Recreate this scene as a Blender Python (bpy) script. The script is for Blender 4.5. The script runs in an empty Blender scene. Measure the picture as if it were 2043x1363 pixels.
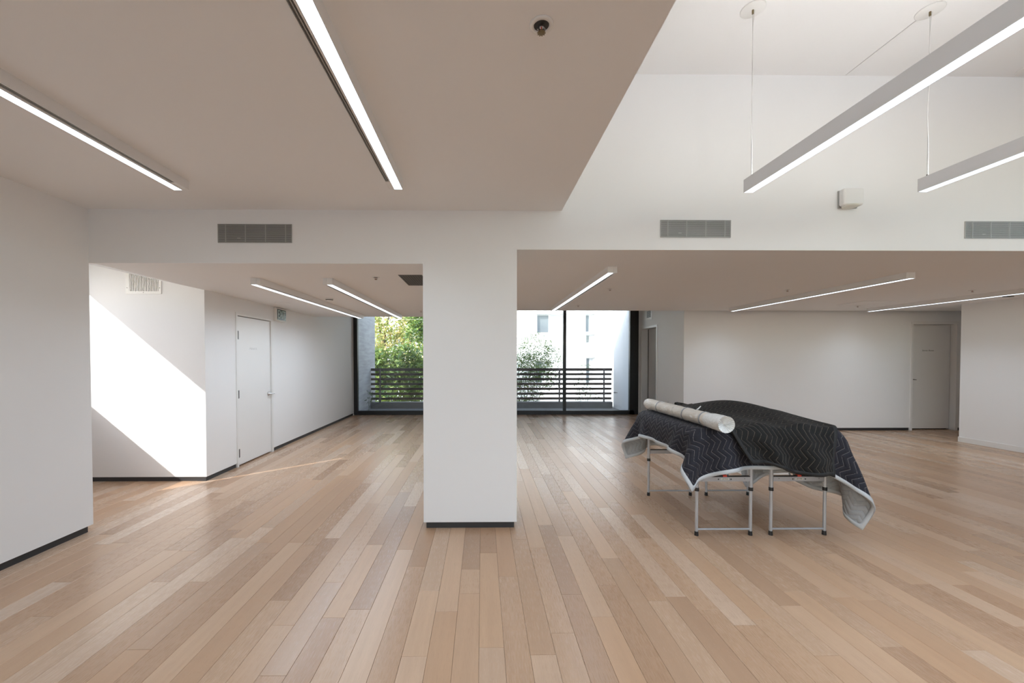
import bpy, bmesh, math, random
import numpy as np
from mathutils import Vector, Matrix

# ------------------------------------------------------------------ camera
sc = bpy.context.scene
COL = sc.collection
F_PX, CX, CY = 795.586, 970.982, 727.234
YAW, PITCH, ROLL, HCAM = 0.01147, -0.01780, 0.00038, 1.5034
W_PX, H_PX = 2043.0, 1363.0


def cam_axis(a, b, w):
    cr, sr = math.cos(ROLL), math.sin(ROLL)
    x = a * cr + w * sr; z = -a * sr + w * cr
    cp, sp = math.cos(PITCH), math.sin(PITCH)
    y = b * cp - z * sp; z = b * sp + z * cp
    c, s = math.cos(YAW), math.sin(YAW)
    return Vector((x * c + y * s, -x * s + y * c, z))


R_, F_, U_ = cam_axis(1, 0, 0), cam_axis(0, 1, 0), cam_axis(0, 0, 1)
cd = bpy.data.cameras.new('camera')
cam = bpy.data.objects.new('camera', cd); COL.objects.link(cam)
M = Matrix(((R_.x, U_.x, -F_.x, 0), (R_.y, U_.y, -F_.y, 0), (R_.z, U_.z, -F_.z, HCAM), (0, 0, 0, 1)))
cam.matrix_world = M
cd.sensor_fit = 'HORIZONTAL'; cd.sensor_width = 36.0
cd.lens = F_PX * 36.0 / W_PX
cd.shift_x = (W_PX / 2 - CX) / W_PX
cd.shift_y = (CY - H_PX / 2) / W_PX
cd.clip_start = 0.05; cd.clip_end = 300
sc.camera = cam

# ------------------------------------------------------------------ world, sun, exposure
SUN_DIR = Vector((0.7467, 0.665, -0.640))       # the way the sunlight travels
EXPOSURE = -0.34
SKY_STRENGTH = 1.2
SUN_STRENGTH = 8.0
LAMP = 22.0
ADDED_UPLIGHT = 58.0
w = bpy.data.worlds.new('sky'); sc.world = w; w.use_nodes = True
nt = w.node_tree; nt.nodes.clear()
so = nt.nodes.new('ShaderNodeOutputWorld'); bg = nt.nodes.new('ShaderNodeBackground')
sky = nt.nodes.new('ShaderNodeTexSky'); sky.sky_type = 'NISHITA'; sky.sun_disc = False
sky.sun_elevation = math.radians(32.6); sky.sun_rotation = math.radians(228.3)
sky.air_density = 1.0; sky.dust_density = 1.0; sky.ozone_density = 1.0
bg.inputs['Strength'].default_value = SKY_STRENGTH
hs = nt.nodes.new('ShaderNodeHueSaturation'); hs.inputs['Saturation'].default_value = 0.65
nt.links.new(sky.outputs['Color'], hs.inputs['Color']); nt.links.new(hs.outputs[0], bg.inputs['Color']); nt.links.new(bg.outputs[0], so.inputs[0])

sd = bpy.data.lights.new('sun', 'SUN'); sd.energy = SUN_STRENGTH; sd.angle = math.radians(0.53); sd.color = (1.0, 0.965, 0.92)
sun = bpy.data.objects.new('sun', sd); COL.objects.link(sun)
sun.rotation_euler = SUN_DIR.to_track_quat('-Z', 'Y').to_euler(); sun.location = (-6, -6, 8)


def portal(name, loc, direction, sx, sy):
    ld = bpy.data.lights.new(name, 'AREA'); ld.shape = 'RECTANGLE'; ld.size = sx; ld.size_y = sy
    ld.energy = 1.0; ld.cycles.is_portal = True
    o = bpy.data.objects.new(name, ld); COL.objects.link(o); o.location = loc
    o.rotation_euler = Vector(direction).to_track_quat('-Z', 'Y').to_euler()
    return o


portal('daylight_portal', (4.6, -3.12, 3.0), (0, 1, 0), 7.4, 1.6)
portal('daylight_portal', (-0.75, -3.12, 1.35), (0, 1, 0), 2.5, 2.5)
portal('daylight_portal', (0.3, 10.62, 1.45), (0, -1, 0), 7.3, 2.7)
portal('daylight_portal', (6.4, -1.05, 4.35), (0, 0, -1), 3.6, 3.3)
portal('daylight_portal', (8.75, 0.25, 3.23), (-1, 0, 0), 5.9, 1.26)
portal('daylight_portal', (-5.32, 3.89, 1.98), (1, 0, 0), 1.34, 1.46)

sc.view_settings.view_transform = 'Standard'; sc.view_settings.look = 'None'
sc.view_settings.exposure = EXPOSURE; sc.view_settings.gamma = 1.0
sc.view_settings.use_curve_mapping = False
sc.cycles.use_denoising = True
sc.cycles.max_bounces = 12; sc.cycles.diffuse_bounces = 8; sc.cycles.glossy_bounces = 4
sc.cycles.transparent_max_bounces = 12; sc.cycles.transmission_bounces = 6
sc.cycles.sample_clamp_indirect = 6.0
sc.cycles.caustics_reflective = False; sc.cycles.caustics_refractive = False

# ------------------------------------------------------------------ measured dimensions (metres)
ZP = 3.481           # plane of the pillar and the beam
HL, HR, HC, HU = 2.3155, 2.440, 2.777, 3.955
XLW, XPL, XPR, XE = -3.380, -0.5135, 0.3035, 0.6926
XR_, ZR = -3.3433, 4.8525     # hallway wall, alcove wall
YS = -3.0             # glazed street wall behind the camera
YCE = 8.00           # where the low ceilings end
YB = 8.06            # back wall
YW = 10.44           # window wall
XEL = 4.10           # elevator wall


def lin(c):
    return tuple(((v / 12.92) if v <= 0.04045 else ((v + 0.055) / 1.055) ** 2.4) for v in (x / 255.0 for x in c))


# ------------------------------------------------------------------ materials
MATS = {}


class NT:
    def __init__(s, name):
        s.m = bpy.data.materials.new(name); s.m.use_nodes = True
        s.n = s.m.node_tree.nodes; s.l = s.m.node_tree.links
        s.b = s.n['Principled BSDF']; s.out = s.n['Material Output']; MATS[name] = s.m

    def add(s, t, **k):
        n = s.n.new(t)
        for a, v in k.items(): setattr(n, a, v)
        return n

    def math(s, op, a, b=None, c=None):
        n = s.n.new('ShaderNodeMath'); n.operation = op
        for i, v in enumerate((a, b, c)):
            if v is None: continue
            if isinstance(v, (int, float)): n.inputs[i].default_value = v
            else: s.l.new(v, n.inputs[i])
        return n.outputs[0]

    def mix(s, f, a, b, mode='MIX'):
        n = s.n.new('ShaderNodeMix'); n.data_type = 'RGBA'; n.blend_type = mode
        for i, v in ((0, f), (6, a), (7, b)):
            if isinstance(v, (int, float)): n.inputs[i].default_value = v
            elif isinstance(v, tuple): n.inputs[i].default_value = (*v[:3], 1)
            else: s.l.new(v, n.inputs[i])
        return n.outputs[2]

    def noise(s, vec, scale, detail=3, rough=0.5):
        n = s.n.new('ShaderNodeTexNoise'); n.inputs['Scale'].default_value = scale
        n.inputs['Detail'].default_value = detail; n.inputs['Roughness'].default_value = rough
        if vec is not None: s.l.new(vec, n.inputs['Vector'])
        return n.outputs[0]

    def bump(s, h, strength, dist=0.001):
        n = s.n.new('ShaderNodeBump'); n.inputs['Strength'].default_value = strength; n.inputs['Distance'].default_value = dist
        s.l.new(h, n.inputs['Height']); s.l.new(n.outputs[0], s.b.inputs['Normal'])

    def ramp(s, f, stops):
        n = s.n.new('ShaderNodeValToRGB'); e = n.color_ramp.elements
        while len(e) < len(stops): e.new(0.5)
        for el, (p, c) in zip(e, stops): el.position = p; el.color = (*c, 1)
        s.l.new(f, n.inputs[0]); return n.outputs[0]


def simple(name, col, rough=0.5, metal=0.0, var=0.04, scale=6.0, bump=0.0, bscale=200.0, spec=0.5):
    t = NT(name); g = t.add('ShaderNodeNewGeometry')
    f = t.noise(g.outputs['Position'], scale, 4)
    lo = tuple(max(0, c * (1 - var)) for c in col); hi = tuple(min(1, c * (1 + var)) for c in col)
    t.l.new(t.mix(f, lo, hi), t.b.inputs['Base Color'])
    t.b.inputs['Roughness'].default_value = rough; t.b.inputs['Metallic'].default_value = metal
    t.b.inputs['Specular IOR Level'].default_value = spec
    if bump: t.bump(t.noise(g.outputs['Position'], bscale, 2), bump)
    return t.m


simple('wall_paint', (0.845, 0.85, 0.855), 0.62, var=0.012, scale=1.2, bump=0.10, bscale=260, spec=0.3)
simple('ceiling_paint', (0.85, 0.855, 0.862), 0.75, var=0.012, scale=1.0, bump=0.08, bscale=260, spec=0.2)
simple('trim_white', (0.80, 0.80, 0.79), 0.38, var=0.01)
simple('door_white', (0.82, 0.82, 0.815), 0.33, var=0.012, scale=2.0)
simple('base_dark', (0.030, 0.030, 0.032), 0.5, var=0.1)
simple('frame_black', (0.008, 0.008, 0.009), 0.38, var=0.1)
simple('aluminium', (0.55, 0.56, 0.58), 0.33, 1.0, var=0.03)
simple('lamp_white', (0.80, 0.80, 0.80), 0.35, var=0.01)
simple('lamp_grey', (0.74, 0.755, 0.78), 0.40, 0.0, var=0.01)
simple('vent_grey', (0.42, 0.42, 0.41), 0.45, 0.3, var=0.03)
simple('vent_dark', (0.045, 0.045, 0.045), 0.7, var=0.05)
simple('duct_mid', (0.16, 0.16, 0.155), 0.7, var=0.05)
simple('steel', (0.58, 0.58, 0.59), 0.28, 1.0, var=0.03)
simple('dark_steel', (0.16, 0.155, 0.15), 0.35, 0.9, var=0.05)
simple('brass_dark', (0.22, 0.17, 0.10), 0.4, 0.8, var=0.1)
simple('leg_grey', (0.47, 0.48, 0.50), 0.34, 0.35, var=0.03)
simple('black_plastic', (0.010, 0.010, 0.011), 0.45, var=0.1)
simple('plastic_white', (0.80, 0.80, 0.79), 0.4, var=0.01)
simple('table_plastic', (0.72, 0.72, 0.71), 0.5, var=0.04, scale=120)
simple('carton_white', (0.86, 0.86, 0.85), 0.55, var=0.02)
simple('red_plastic', lin((205, 70, 50)), 0.4, var=0.05)
simple('label_light', (0.75, 0.75, 0.68), 0.4, var=0.02)
simple('print_black', (0.012, 0.012, 0.012), 0.5, var=0.05)
simple('print_grey', (0.22, 0.215, 0.21), 0.5, var=0.05)
simple('print_faint', (0.66, 0.66, 0.655), 0.3, var=0.02)
simple('exit_green', (0.012, 0.055, 0.035), 0.25, var=0.1)
simple('exit_letter', (0.50, 0.60, 0.55), 0.35, var=0.05)
simple('elevator_steel', (0.62, 0.62, 0.63), 0.40, 0.15, var=0.02)
simple('stucco', (0.86, 0.86, 0.85), 0.85, var=0.03, scale=2, bump=0.3, bscale=60)
simple('stucco_grey', (0.74, 0.73, 0.72), 0.8, var=0.03, scale=2, bump=0.3, bscale=60)
simple('window_dark', (0.16, 0.18, 0.19), 0.12, var=0.2, scale=1.5)
simple('window_blind', (0.55, 0.56, 0.56), 0.5, var=0.06, scale=3)
simple('rail_wood', (0.055, 0.040, 0.034), 0.6, var=0.25, scale=9, bump=0.3, bscale=80)
simple('rail_post', (0.13, 0.115, 0.11), 0.5, var=0.1)
simple('concrete', (0.21, 0.205, 0.20), 0.85, var=0.15, scale=4, bump=0.5, bscale=60)
simple('asphalt', (0.42, 0.42, 0.41), 0.9, var=0.1, scale=0.6)
simple('bark', (0.10, 0.075, 0.055), 0.8, var=0.3, scale=12)
simple('cane', (0.10, 0.13, 0.05), 0.5, var=0.3, scale=12)
simple('far_wall', (0.80, 0.79, 0.77), 0.8, var=0.03)
simple('subfloor', (0.035, 0.024, 0.016), 0.8, var=0.1)
simple('tape_grey', (0.30, 0.31, 0.33), 0.4, var=0.06, scale=40)
simple('cardboard', (0.42, 0.30, 0.25), 0.75, var=0.1, scale=15)
simple('binding_grey', lin((186, 190, 193)), 0.8, var=0.08, scale=140, bump=0.6, bscale=170)
simple('hem_black', (0.008, 0.008, 0.008), 0.7, var=0.2, scale=120, bump=0.5, bscale=170)
simple('thread_grey', (0.20, 0.185, 0.165), 0.8, var=0.2, scale=80)


def board_concrete():
    t = NT('board_concrete'); g = t.add('ShaderNodeNewGeometry')
    mp = t.add('ShaderNodeMapping'); mp.inputs['Scale'].default_value = (2, 2, 17); t.l.new(g.outputs['Position'], mp.inputs['Vector'])
    n = t.noise(mp.outputs[0], 1.0, 4); n2 = t.noise(g.outputs['Position'], 3.0, 4)
    c = t.mix(n, (0.22, 0.21, 0.205), (0.60, 0.585, 0.57)); c = t.mix(t.math('MULTIPLY', n2, 0.5), c, (0.30, 0.29, 0.285))
    t.l.new(c, t.b.inputs['Base Color']); t.b.inputs['Roughness'].default_value = 0.9; t.bump(n, 0.8, 0.004)


board_concrete()


def oak():
    t = NT('oak'); at = t.add('ShaderNodeAttribute', attribute_name='rnd'); at2 = t.add('ShaderNodeAttribute', attribute_name='rnd2')
    g = t.add('ShaderNodeNewGeometry'); r, r2 = at.outputs['Fac'], at2.outputs['Fac']
    off = t.add('ShaderNodeCombineXYZ'); t.l.new(t.math('MULTIPLY', r, 37.0), off.inputs[0]); t.l.new(t.math('MULTIPLY', r2, 53.0), off.inputs[1])
    va = t.add('ShaderNodeVectorMath', operation='ADD'); t.l.new(g.outputs['Position'], va.inputs[0]); t.l.new(off.outputs[0], va.inputs[1])
    m1 = t.add('ShaderNodeMapping'); m1.inputs['Scale'].default_value = (26, 1.5, 1); t.l.new(va.outputs[0], m1.inputs[0])
    m2 = t.add('ShaderNodeMapping'); m2.inputs['Scale'].default_value = (420, 13, 1); t.l.new(va.outputs[0], m2.inputs[0])
    m3 = t.add('ShaderNodeMapping'); m3.inputs['Scale'].default_value = (5, 0.9, 1); t.l.new(va.outputs[0], m3.inputs[0])
    big = t.noise(m1.outputs[0], 1.0, 5, 0.6); fine = t.noise(m2.outputs[0], 1.0, 3, 0.6); cloud = t.noise(m3.outputs[0], 1.0, 2)
    base = t.ramp(r, [(0.0, lin((153, 121, 97))), (0.25, lin((168, 136, 111))), (0.55, lin((179, 149, 124))), (0.8, lin((188, 161, 138))), (1.0, lin((197, 174, 155)))])
    warm = t.mix(t.math('MULTIPLY', r2, 0.38), base, lin((198, 156, 116)))
    c = t.mix(t.ramp(big, [(0.36, (0, 0, 0)), (0.66, (1, 1, 1))]), t.mix(0.22, warm, lin((150, 120, 96))), warm)
    c = t.mix(t.math('MULTIPLY', t.ramp(fine, [(0.52, (0, 0, 0)), (0.72, (1, 1, 1))]), 0.26), c, lin((134, 106, 84)))
    c = t.mix(t.math('MULTIPLY', cloud, 0.22), c, lin((210, 184, 154)))
    t.l.new(c, t.b.inputs['Base Color'])
    t.l.new(t.math('ADD', t.math('MULTIPLY', fine, 0.16), t.math('ADD', t.math('MULTIPLY', r2, 0.08), 0.17)), t.b.inputs['Roughness'])
    t.b.inputs['Specular IOR Level'].default_value = 0.5
    t.bump(t.math('ADD', fine, t.math('MULTIPLY', big, 0.6)), 0.10, 0.0008)


oak()


def emit(name, col, strength):
    t = NT(name); e = t.add('ShaderNodeEmission'); e.inputs[0].default_value = (*col, 1); e.inputs[1].default_value = strength
    t.l.new(e.outputs[0], t.out.inputs[0]); return t.m


LAMP_COL = (0.83, 0.955, 1.09)
emit('diffuser_lit', LAMP_COL, LAMP * 0.22)
emit('added_uplight_lit', (0.95, 0.945, 0.93), ADDED_UPLIGHT)


def glass():
    t = NT('pane_glass'); tr = t.add('ShaderNodeBsdfTransparent'); tr.inputs[0].default_value = (0.93, 0.95, 0.945, 1)
    gl = t.add('ShaderNodeBsdfGlossy'); gl.inputs['Roughness'].default_value = 0.01; gl.inputs[0].default_value = (1, 1, 1, 1)
    fr = t.add('ShaderNodeFresnel'); fr.inputs[0].default_value = 1.4
    mx = t.add('ShaderNodeMixShader'); t.l.new(fr.outputs[0], mx.inputs[0]); t.l.new(tr.outputs[0], mx.inputs[1]); t.l.new(gl.outputs[0], mx.inputs[2])
    t.l.new(mx.outputs[0], t.out.inputs[0])


glass()


def quilt(name, col, col2, thread, tw):
    """moving-blanket fabric: zigzag rows of stitching with puffed channels between them (UV in metres)"""
    t = NT(name); uv = t.add('ShaderNodeUVMap', uv_map='cloth'); s = t.add('ShaderNodeSeparateXYZ'); t.l.new(uv.outputs[0], s.inputs[0])
    tri = t.math('PINGPONG', s.outputs[1], 0.062)
    a = t.math('ADD', s.outputs[0], t.math('MULTIPLY', tri, 0.78))
    ph = t.math('PINGPONG', a, 0.0225)                     # 0 on a stitch row, 0.0225 midway
    line = t.math('LESS_THAN', ph, tw)
    puff = t.math('SINE', t.math('MULTIPLY', ph, math.pi / 0.045))
    n = t.noise(uv.outputs[0], 55.0, 3); n2 = t.noise(uv.outputs[0], 5.0, 3)
    c = t.mix(n, col, col2); c = t.mix(t.math('MULTIPLY', n2, 0.3), c, col)
    dash = t.math('GREATER_THAN', t.noise(uv.outputs[0], 90.0, 2), 0.38)
    c = t.mix(t.math('MULTIPLY', t.math('MULTIPLY', line, dash), 0.62), c, thread)
    t.l.new(c, t.b.inputs['Base Color']); t.b.inputs['Roughness'].default_value = 0.75
    t.b.inputs['Specular IOR Level'].default_value = 0.2; t.b.inputs['Sheen Weight'].default_value = 0.03
    t.bump(t.math('ADD', puff, t.math('MULTIPLY', n, 0.15)), 0.7, 0.006)


quilt('quilt_navy', lin((33, 33, 40)), lin((46, 46, 54)), lin((138, 134, 134)), 0.0015)
quilt('quilt_grey', lin((150, 153, 155)), lin((172, 175, 178)), lin((140, 143, 146)), 0.0020)
quilt('quilt_black', lin((19, 19, 19)), lin((31, 30, 29)), lin((122, 112, 100)), 0.0014)


def plastic_wrap():
    t = NT('plastic_wrap'); g = t.add('ShaderNodeNewGeometry')
    mp = t.add('ShaderNodeMapping'); mp.inputs['Scale'].default_value = (22, 9, 22); mp.inputs['Rotation'].default_value = (0.5, 0.3, 0.6)
    t.l.new(g.outputs['Position'], mp.inputs[0])
    n = t.noise(mp.outputs[0], 1.0, 5, 0.65); n2 = t.noise(g.outputs['Position'], 7.0, 3)
    c = t.mix(n2, lin((196, 186, 172)), lin((222, 218, 212)))
    c = t.mix(t.ramp(n, [(0.60, (0, 0, 0)), (0.70, (1, 1, 1))]), c, lin((236, 236, 236)))
    c = t.mix(t.ramp(n2, [(0.66, (0, 0, 0)), (0.74, (0.6, 0.6, 0.6))]), c, lin((150, 140, 130)))
    t.l.new(c, t.b.inputs['Base Color']); t.b.inputs['Roughness'].default_value = 0.30
    t.bump(n, 0.9, 0.012)
    t2 = NT('plastic_clear'); g2 = t2.add('ShaderNodeNewGeometry')
    n3 = t2.noise(g2.outputs['Position'], 45.0, 4, 0.6)
    t2.l.new(t2.mix(n3, lin((205, 207, 206)), lin((238, 239, 238))), t2.b.inputs['Base Color'])
    t2.b.inputs['Roughness'].default_value = 0.25; t2.bump(n3, 0.8, 0.01)


plastic_wrap()


def leafmat(name, a, b, c):
    t = NT(name); at = t.add('ShaderNodeAttribute', attribute_name='rnd')
    col = t.ramp(at.outputs['Fac'], [(0.0, a), (0.55, b), (1.0, c)])
    t.l.new(col, t.b.inputs['Base Color']); t.b.inputs['Roughness'].default_value = 0.45
    tl = t.add('ShaderNodeBsdfTranslucent'); t.l.new(t.mix(0.5, col, (0.5, 0.6, 0.1)), tl.inputs[0])
    mx = t.add('ShaderNodeMixShader'); mx.inputs[0].default_value = 0.30
    t.l.new(t.b.outputs[0], mx.inputs[1]); t.l.new(tl.outputs[0], mx.inputs[2]); t.l.new(mx.outputs[0], t.out.inputs[0])


leafmat('leaf_dark', (0.012, 0.034, 0.018), (0.03, 0.075, 0.034), (0.07, 0.13, 0.045))
leafmat('leaf_mid', (0.03, 0.085, 0.03), (0.10, 0.19, 0.05), (0.26, 0.34, 0.08))
leafmat('leaf_yellow', (0.22, 0.30, 0.10), (0.42, 0.42, 0.15), (0.60, 0.42, 0.20))


# ------------------------------------------------------------------ mesh helpers
class MB:
    """collects boxes, tubes, lathes and polygons; build() links them as one mesh object"""
    def __init__(s): s.v = []; s.f = []; s.sm = []

    def _add(s, vs, fs, smooth=False):
        b = len(s.v); s.v += [tuple(v) for v in vs]; s.f += [tuple(b + i for i in f) for f in fs]; s.sm += [smooth] * len(fs)

    def box(s, x0, x1, y0, y1, z0, z1):
        s._add([(x0, y0, z0), (x1, y0, z0), (x1, y1, z0), (x0, y1, z0), (x0, y0, z1), (x1, y0, z1), (x1, y1, z1), (x0, y1, z1)],
               [(0, 3, 2, 1), (4, 5, 6, 7), (0, 1, 5, 4), (1, 2, 6, 5), (2, 3, 7, 6), (3, 0, 4, 7)]); return s

    def bbox(s, x0, x1, y0, y1, z0, z1, r, seg=2):
        """box with rounded edges"""
        bm = bmesh.new(); bmesh.ops.create_cube(bm, size=1.0)
        for v in bm.verts: v.co = ((x0 + x1) / 2 + v.co.x * (x1 - x0), (y0 + y1) / 2 + v.co.y * (y1 - y0), (z0 + z1) / 2 + v.co.z * (z1 - z0))
        bmesh.ops.bevel(bm, geom=bm.edges[:], offset=r, segments=seg, profile=0.5, affect='EDGES')
        bm.verts.ensure_lookup_table(); bm.verts.index_update()
        s._add([v.co[:] for v in bm.verts], [[v.index for v in f.verts] for f in bm.faces], seg > 1); bm.free(); return s

    def prism(s, poly, axis, a, b):
        """polygon (2D points) extruded along an axis from a to b"""
        def P(p, t):
            return {'x': (t, p[0], p[1]), 'y': (p[0], t, p[1]), 'z': (p[0], p[1], t)}[axis]
        n = len(poly)
        s._add([P(p, a) for p in poly] + [P(p, b) for p in poly],
               [tuple(range(n))[::-1], tuple(range(n, 2 * n))] + [(i, (i + 1) % n, n + (i + 1) % n, n + i) for i in range(n)]); return s

    def tube(s, pts, r, n=10, caps=True):
        pts = [Vector(p) for p in pts]; rs = r if isinstance(r, (list, tuple)) else [r] * len(pts); vs = []; fs = []
        for i, p in enumerate(pts):
            d = (pts[min(i + 1, len(pts) - 1)] - pts[max(i - 1, 0)]).normalized()
            u = d.cross(Vector((0, 0, 1)) if abs(d.z) < 0.9 else Vector((1, 0, 0))).normalized(); v = d.cross(u)
            for k in range(n):
                a = 2 * math.pi * k / n; vs.append(p + (u * math.cos(a) + v * math.sin(a)) * rs[i])
        for i in range(len(pts) - 1):
            for k in range(n):
                fs.append((i * n + k, i * n + (k + 1) % n, (i + 1) * n + (k + 1) % n, (i + 1) * n + k))
        s._add(vs, fs, True)
        if caps: s._add(vs[:n], [tuple(range(n))]); s._add(vs[-n:], [tuple(range(n))[::-1]])
        return s

    def lathe(s, prof, c, n=24, up=(0, 0, 1)):
        """profile [(radius, height)] turned about an axis through c"""
        up = Vector(up).normalized(); u = up.orthogonal().normalized(); v = up.cross(u); c = Vector(c); vs = []; fs = []
        for r, h in prof:
            for k in range(n):
                a = 2 * math.pi * k / n; vs.append(c + up * h + (u * math.cos(a) + v * math.sin(a)) * r)
        for i in range(len(prof) - 1):
            for k in range(n):
                fs.append((i * n + k, i * n + (k + 1) % n, (i + 1) * n + (k + 1) % n, (i + 1) * n + k))
        s._add(vs, fs, True); return s

    def mesh(s, name):
        me = bpy.data.meshes.new(name); me.from_pydata(s.v, [], s.f)
        me.polygons.foreach_set('use_smooth', s.sm); me.update(); return me

    def build(s, name, mat, parent=None):
        me = s.mesh(name); bm = bmesh.new(); bm.from_mesh(me); bmesh.ops.recalc_face_normals(bm, faces=bm.faces[:]); bm.to_mesh(me); bm.free()
        me.materials.append(MATS[mat]); o = bpy.data.objects.new(name, me); COL.objects.link(o)
        if parent is not None: o.parent = parent; o.matrix_parent_inverse = parent.matrix_world.inverted()
        return o


def tag(o, label=None, cat=None, group=None, kind=None):
    for k, v in (('label', label), ('category', cat), ('group', group), ('kind', kind)):
        if v: o[k] = v
    return o


def empty(name, loc, label=None, cat=None, group=None, kind=None):
    o = bpy.data.objects.new(name, None); COL.objects.link(o); o.location = loc; o.empty_display_size = 0.1
    o.matrix_world = Matrix.Translation(loc)
    return tag(o, label, cat, group, kind)


def struct(name, mb, mat, label, cat):
    return tag(mb.build(name, mat), label, cat, kind='structure')


def text(name, body, size, mat, parent, loc, rot, align='CENTER', shear=0.0, extrude=0.0006, sx=1.0):
    cu = bpy.data.curves.new(name, 'FONT'); cu.body = body; cu.size = size; cu.align_x = align; cu.align_y = 'CENTER'; cu.shear = shear
    cu.extrude = extrude; cu.resolution_u = 2
    tmp = bpy.data.objects.new(name, cu); COL.objects.link(tmp)
    me = bpy.data.meshes.new_from_object(tmp.evaluated_get(bpy.context.evaluated_depsgraph_get()))
    bpy.data.objects.remove(tmp); me.materials.clear(); me.materials.append(MATS[mat]); me.name = name
    o = bpy.data.objects.new(name, me); COL.objects.link(o)
    o.matrix_world = Matrix.Translation(loc) @ rot.to_4x4() @ Matrix.Diagonal((sx, 1, 1, 1))
    if parent is not None:
        mw = o.matrix_world.copy(); o.parent = parent; o.matrix_parent_inverse = parent.matrix_world.inverted(); o.matrix_basis = mw
    return o


ROT_FRONT = Matrix.Rotation(math.radians(90), 3, 'X')                                   # reads facing -y
ROT_XPOS = Matrix.Rotation(math.radians(90), 3, 'Z') @ Matrix.Rotation(math.radians(90), 3, 'X')   # reads facing +x

# ------------------------------------------------------------------ FLOOR
random.seed(11)
Y0, Y1, X0, X1, PW, PH = YS, 10.44, -5.2, 10.2, 0.1298, -0.017
floor = struct('floor', MB().box(X0, X1, Y0, Y1, -0.06, -0.0045), 'subfloor', 'light oak plank floor running from the room to the tall window', 'floor')
KNOWN = {0: [2.038, 3.038], 1: [2.708], 2: [1.985, 3.265], 3: [3.116], 4: [2.495], 5: [2.275, 3.318], 6: [2.594], -1: [2.514, 2.80],
         -2: [2.333], -3: [1.982, 2.549], -4: [2.839], -5: [3.10], -6: [2.36], 7: [2.95], 8: [2.42]}
planks = []
k = int((X0 - PH) / PW)
while PH + PW * k < X1:
    xa = max(PH + PW * k, X0); xb = min(PH + PW * (k + 1), X1)
    js = sorted(KNOWN.get(k, []))
    if not js: js = [random.uniform(1.5, 3.4)]
    lo = js[0]
    while lo > Y0 + 0.5: lo -= random.uniform(0.75, 1.9); js.append(lo)
    hi = max(js)
    while hi < Y1 - 0.5: hi += random.uniform(0.75, 1.9); js.append(hi)
    js = sorted(j for j in js if Y0 + 0.25 < j < Y1 - 0.25)
    es = [Y0] + js + [Y1]
    for a, b in zip(es[:-1], es[1:]): planks.append((xa, xb, a, b))
    k += 1


def screen(x, y, z):
    v = Vector((x, y, z - HCAM)); d = v.dot(F_)
    if d < 0.2: return None
    return CX + F_PX * v.dot(R_) / d, CY - F_PX * v.dot(U_) / d


def plank_area(p):
    xa, xb, a, b = p; a2 = max(a, 1.72)
    if b <= a2 + 0.02: return 0
    q = [screen(x, y, 0) for x, y in ((xa, a2), (xb, a2), (xb, b), (xa, b))]
    q = [(min(max(u, 0), W_PX), min(max(v, 0), H_PX)) for u, v in q]
    ar = abs(sum(q[i][0] * q[(i + 1) % 4][1] - q[(i + 1) % 4][0] * q[i][1] for i in range(4))) / 2
    if xa < XLW - 0.1 and b < ZP: ar *= 0.02
    return ar


def plank_geo(p, v, f):
    xa, xb, a, b = p; g, c, zt, zc = 0.0005, 0.0011, 0.0, -0.0011
    n = len(v)
    v += [(xa + g, a + g, -0.012), (xb - g, a + g, -0.012), (xb - g, b - g, -0.012), (xa + g, b - g, -0.012),
          (xa + g, a + g, zc), (xb - g, a + g, zc), (xb - g, b - g, zc), (xa + g, b - g, zc),
          (xa + g + c, a + g + c, zt), (xb - g - c, a + g + c, zt), (xb - g - c, b - g - c, zt), (xa + g + c, b - g - c, zt)]
    f += [tuple(n + i for i in q) for q in ((8, 9, 10, 11), (4, 5, 9, 8), (5, 6, 10, 9), (6, 7, 11, 10), (7, 4, 8, 11), (0, 1, 5, 4), (1, 2, 6, 5), (2, 3, 7, 6), (3, 0, 4, 7))]


def plank_mesh(ps, name):
    v, f, r1, r2 = [], [], [], []
    for p in ps:
        plank_geo(p, v, f); a, b = random.random(), random.random(); r1 += [a] * 12; r2 += [b] * 12
    me = bpy.data.meshes.new(name); me.from_pydata(v, [], f)
    for nm, d in (('rnd', r1), ('rnd2', r2)):
        at = me.attributes.new(nm, 'FLOAT', 'POINT'); at.data.foreach_set('value', d)
    me.materials.append(MATS['oak']); me.update()
    o = bpy.data.objects.new(name, me); COL.objects.link(o); o.parent = floor; return o


planks.sort(key=plank_area, reverse=True)
for p in planks[:300]: plank_mesh([p], 'plank')
tag(plank_mesh(planks[300:], 'plank_field'), kind='stuff')

# ------------------------------------------------------------------ WALLS AND CEILINGS
B = 0.055      # height of the dark recessed base
SET = 0.014    # how far it is set back


def wall_box(name, bname, x0, x1, y0, y1, z1, label, base_label, set4=(SET, SET, SET, SET)):
    o = struct(name, MB().box(x0, x1, y0, y1, B, z1), 'wall_paint', label, 'wall')
    a, b, c, d = set4
    struct(bname, MB().box(x0 + a, x1 - b, y0 + c, y1 - d, 0, B), 'base_dark', base_label, 'baseboard')
    return o


wall_box('wall_left', 'baseboard_left', XLW - 0.16, XLW, YS, ZP, HC, 'plain white wall on the left ending at the alcove opening', 'dark recessed base under the plain left wall', (SET, SET, 0, 0.035))
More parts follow.
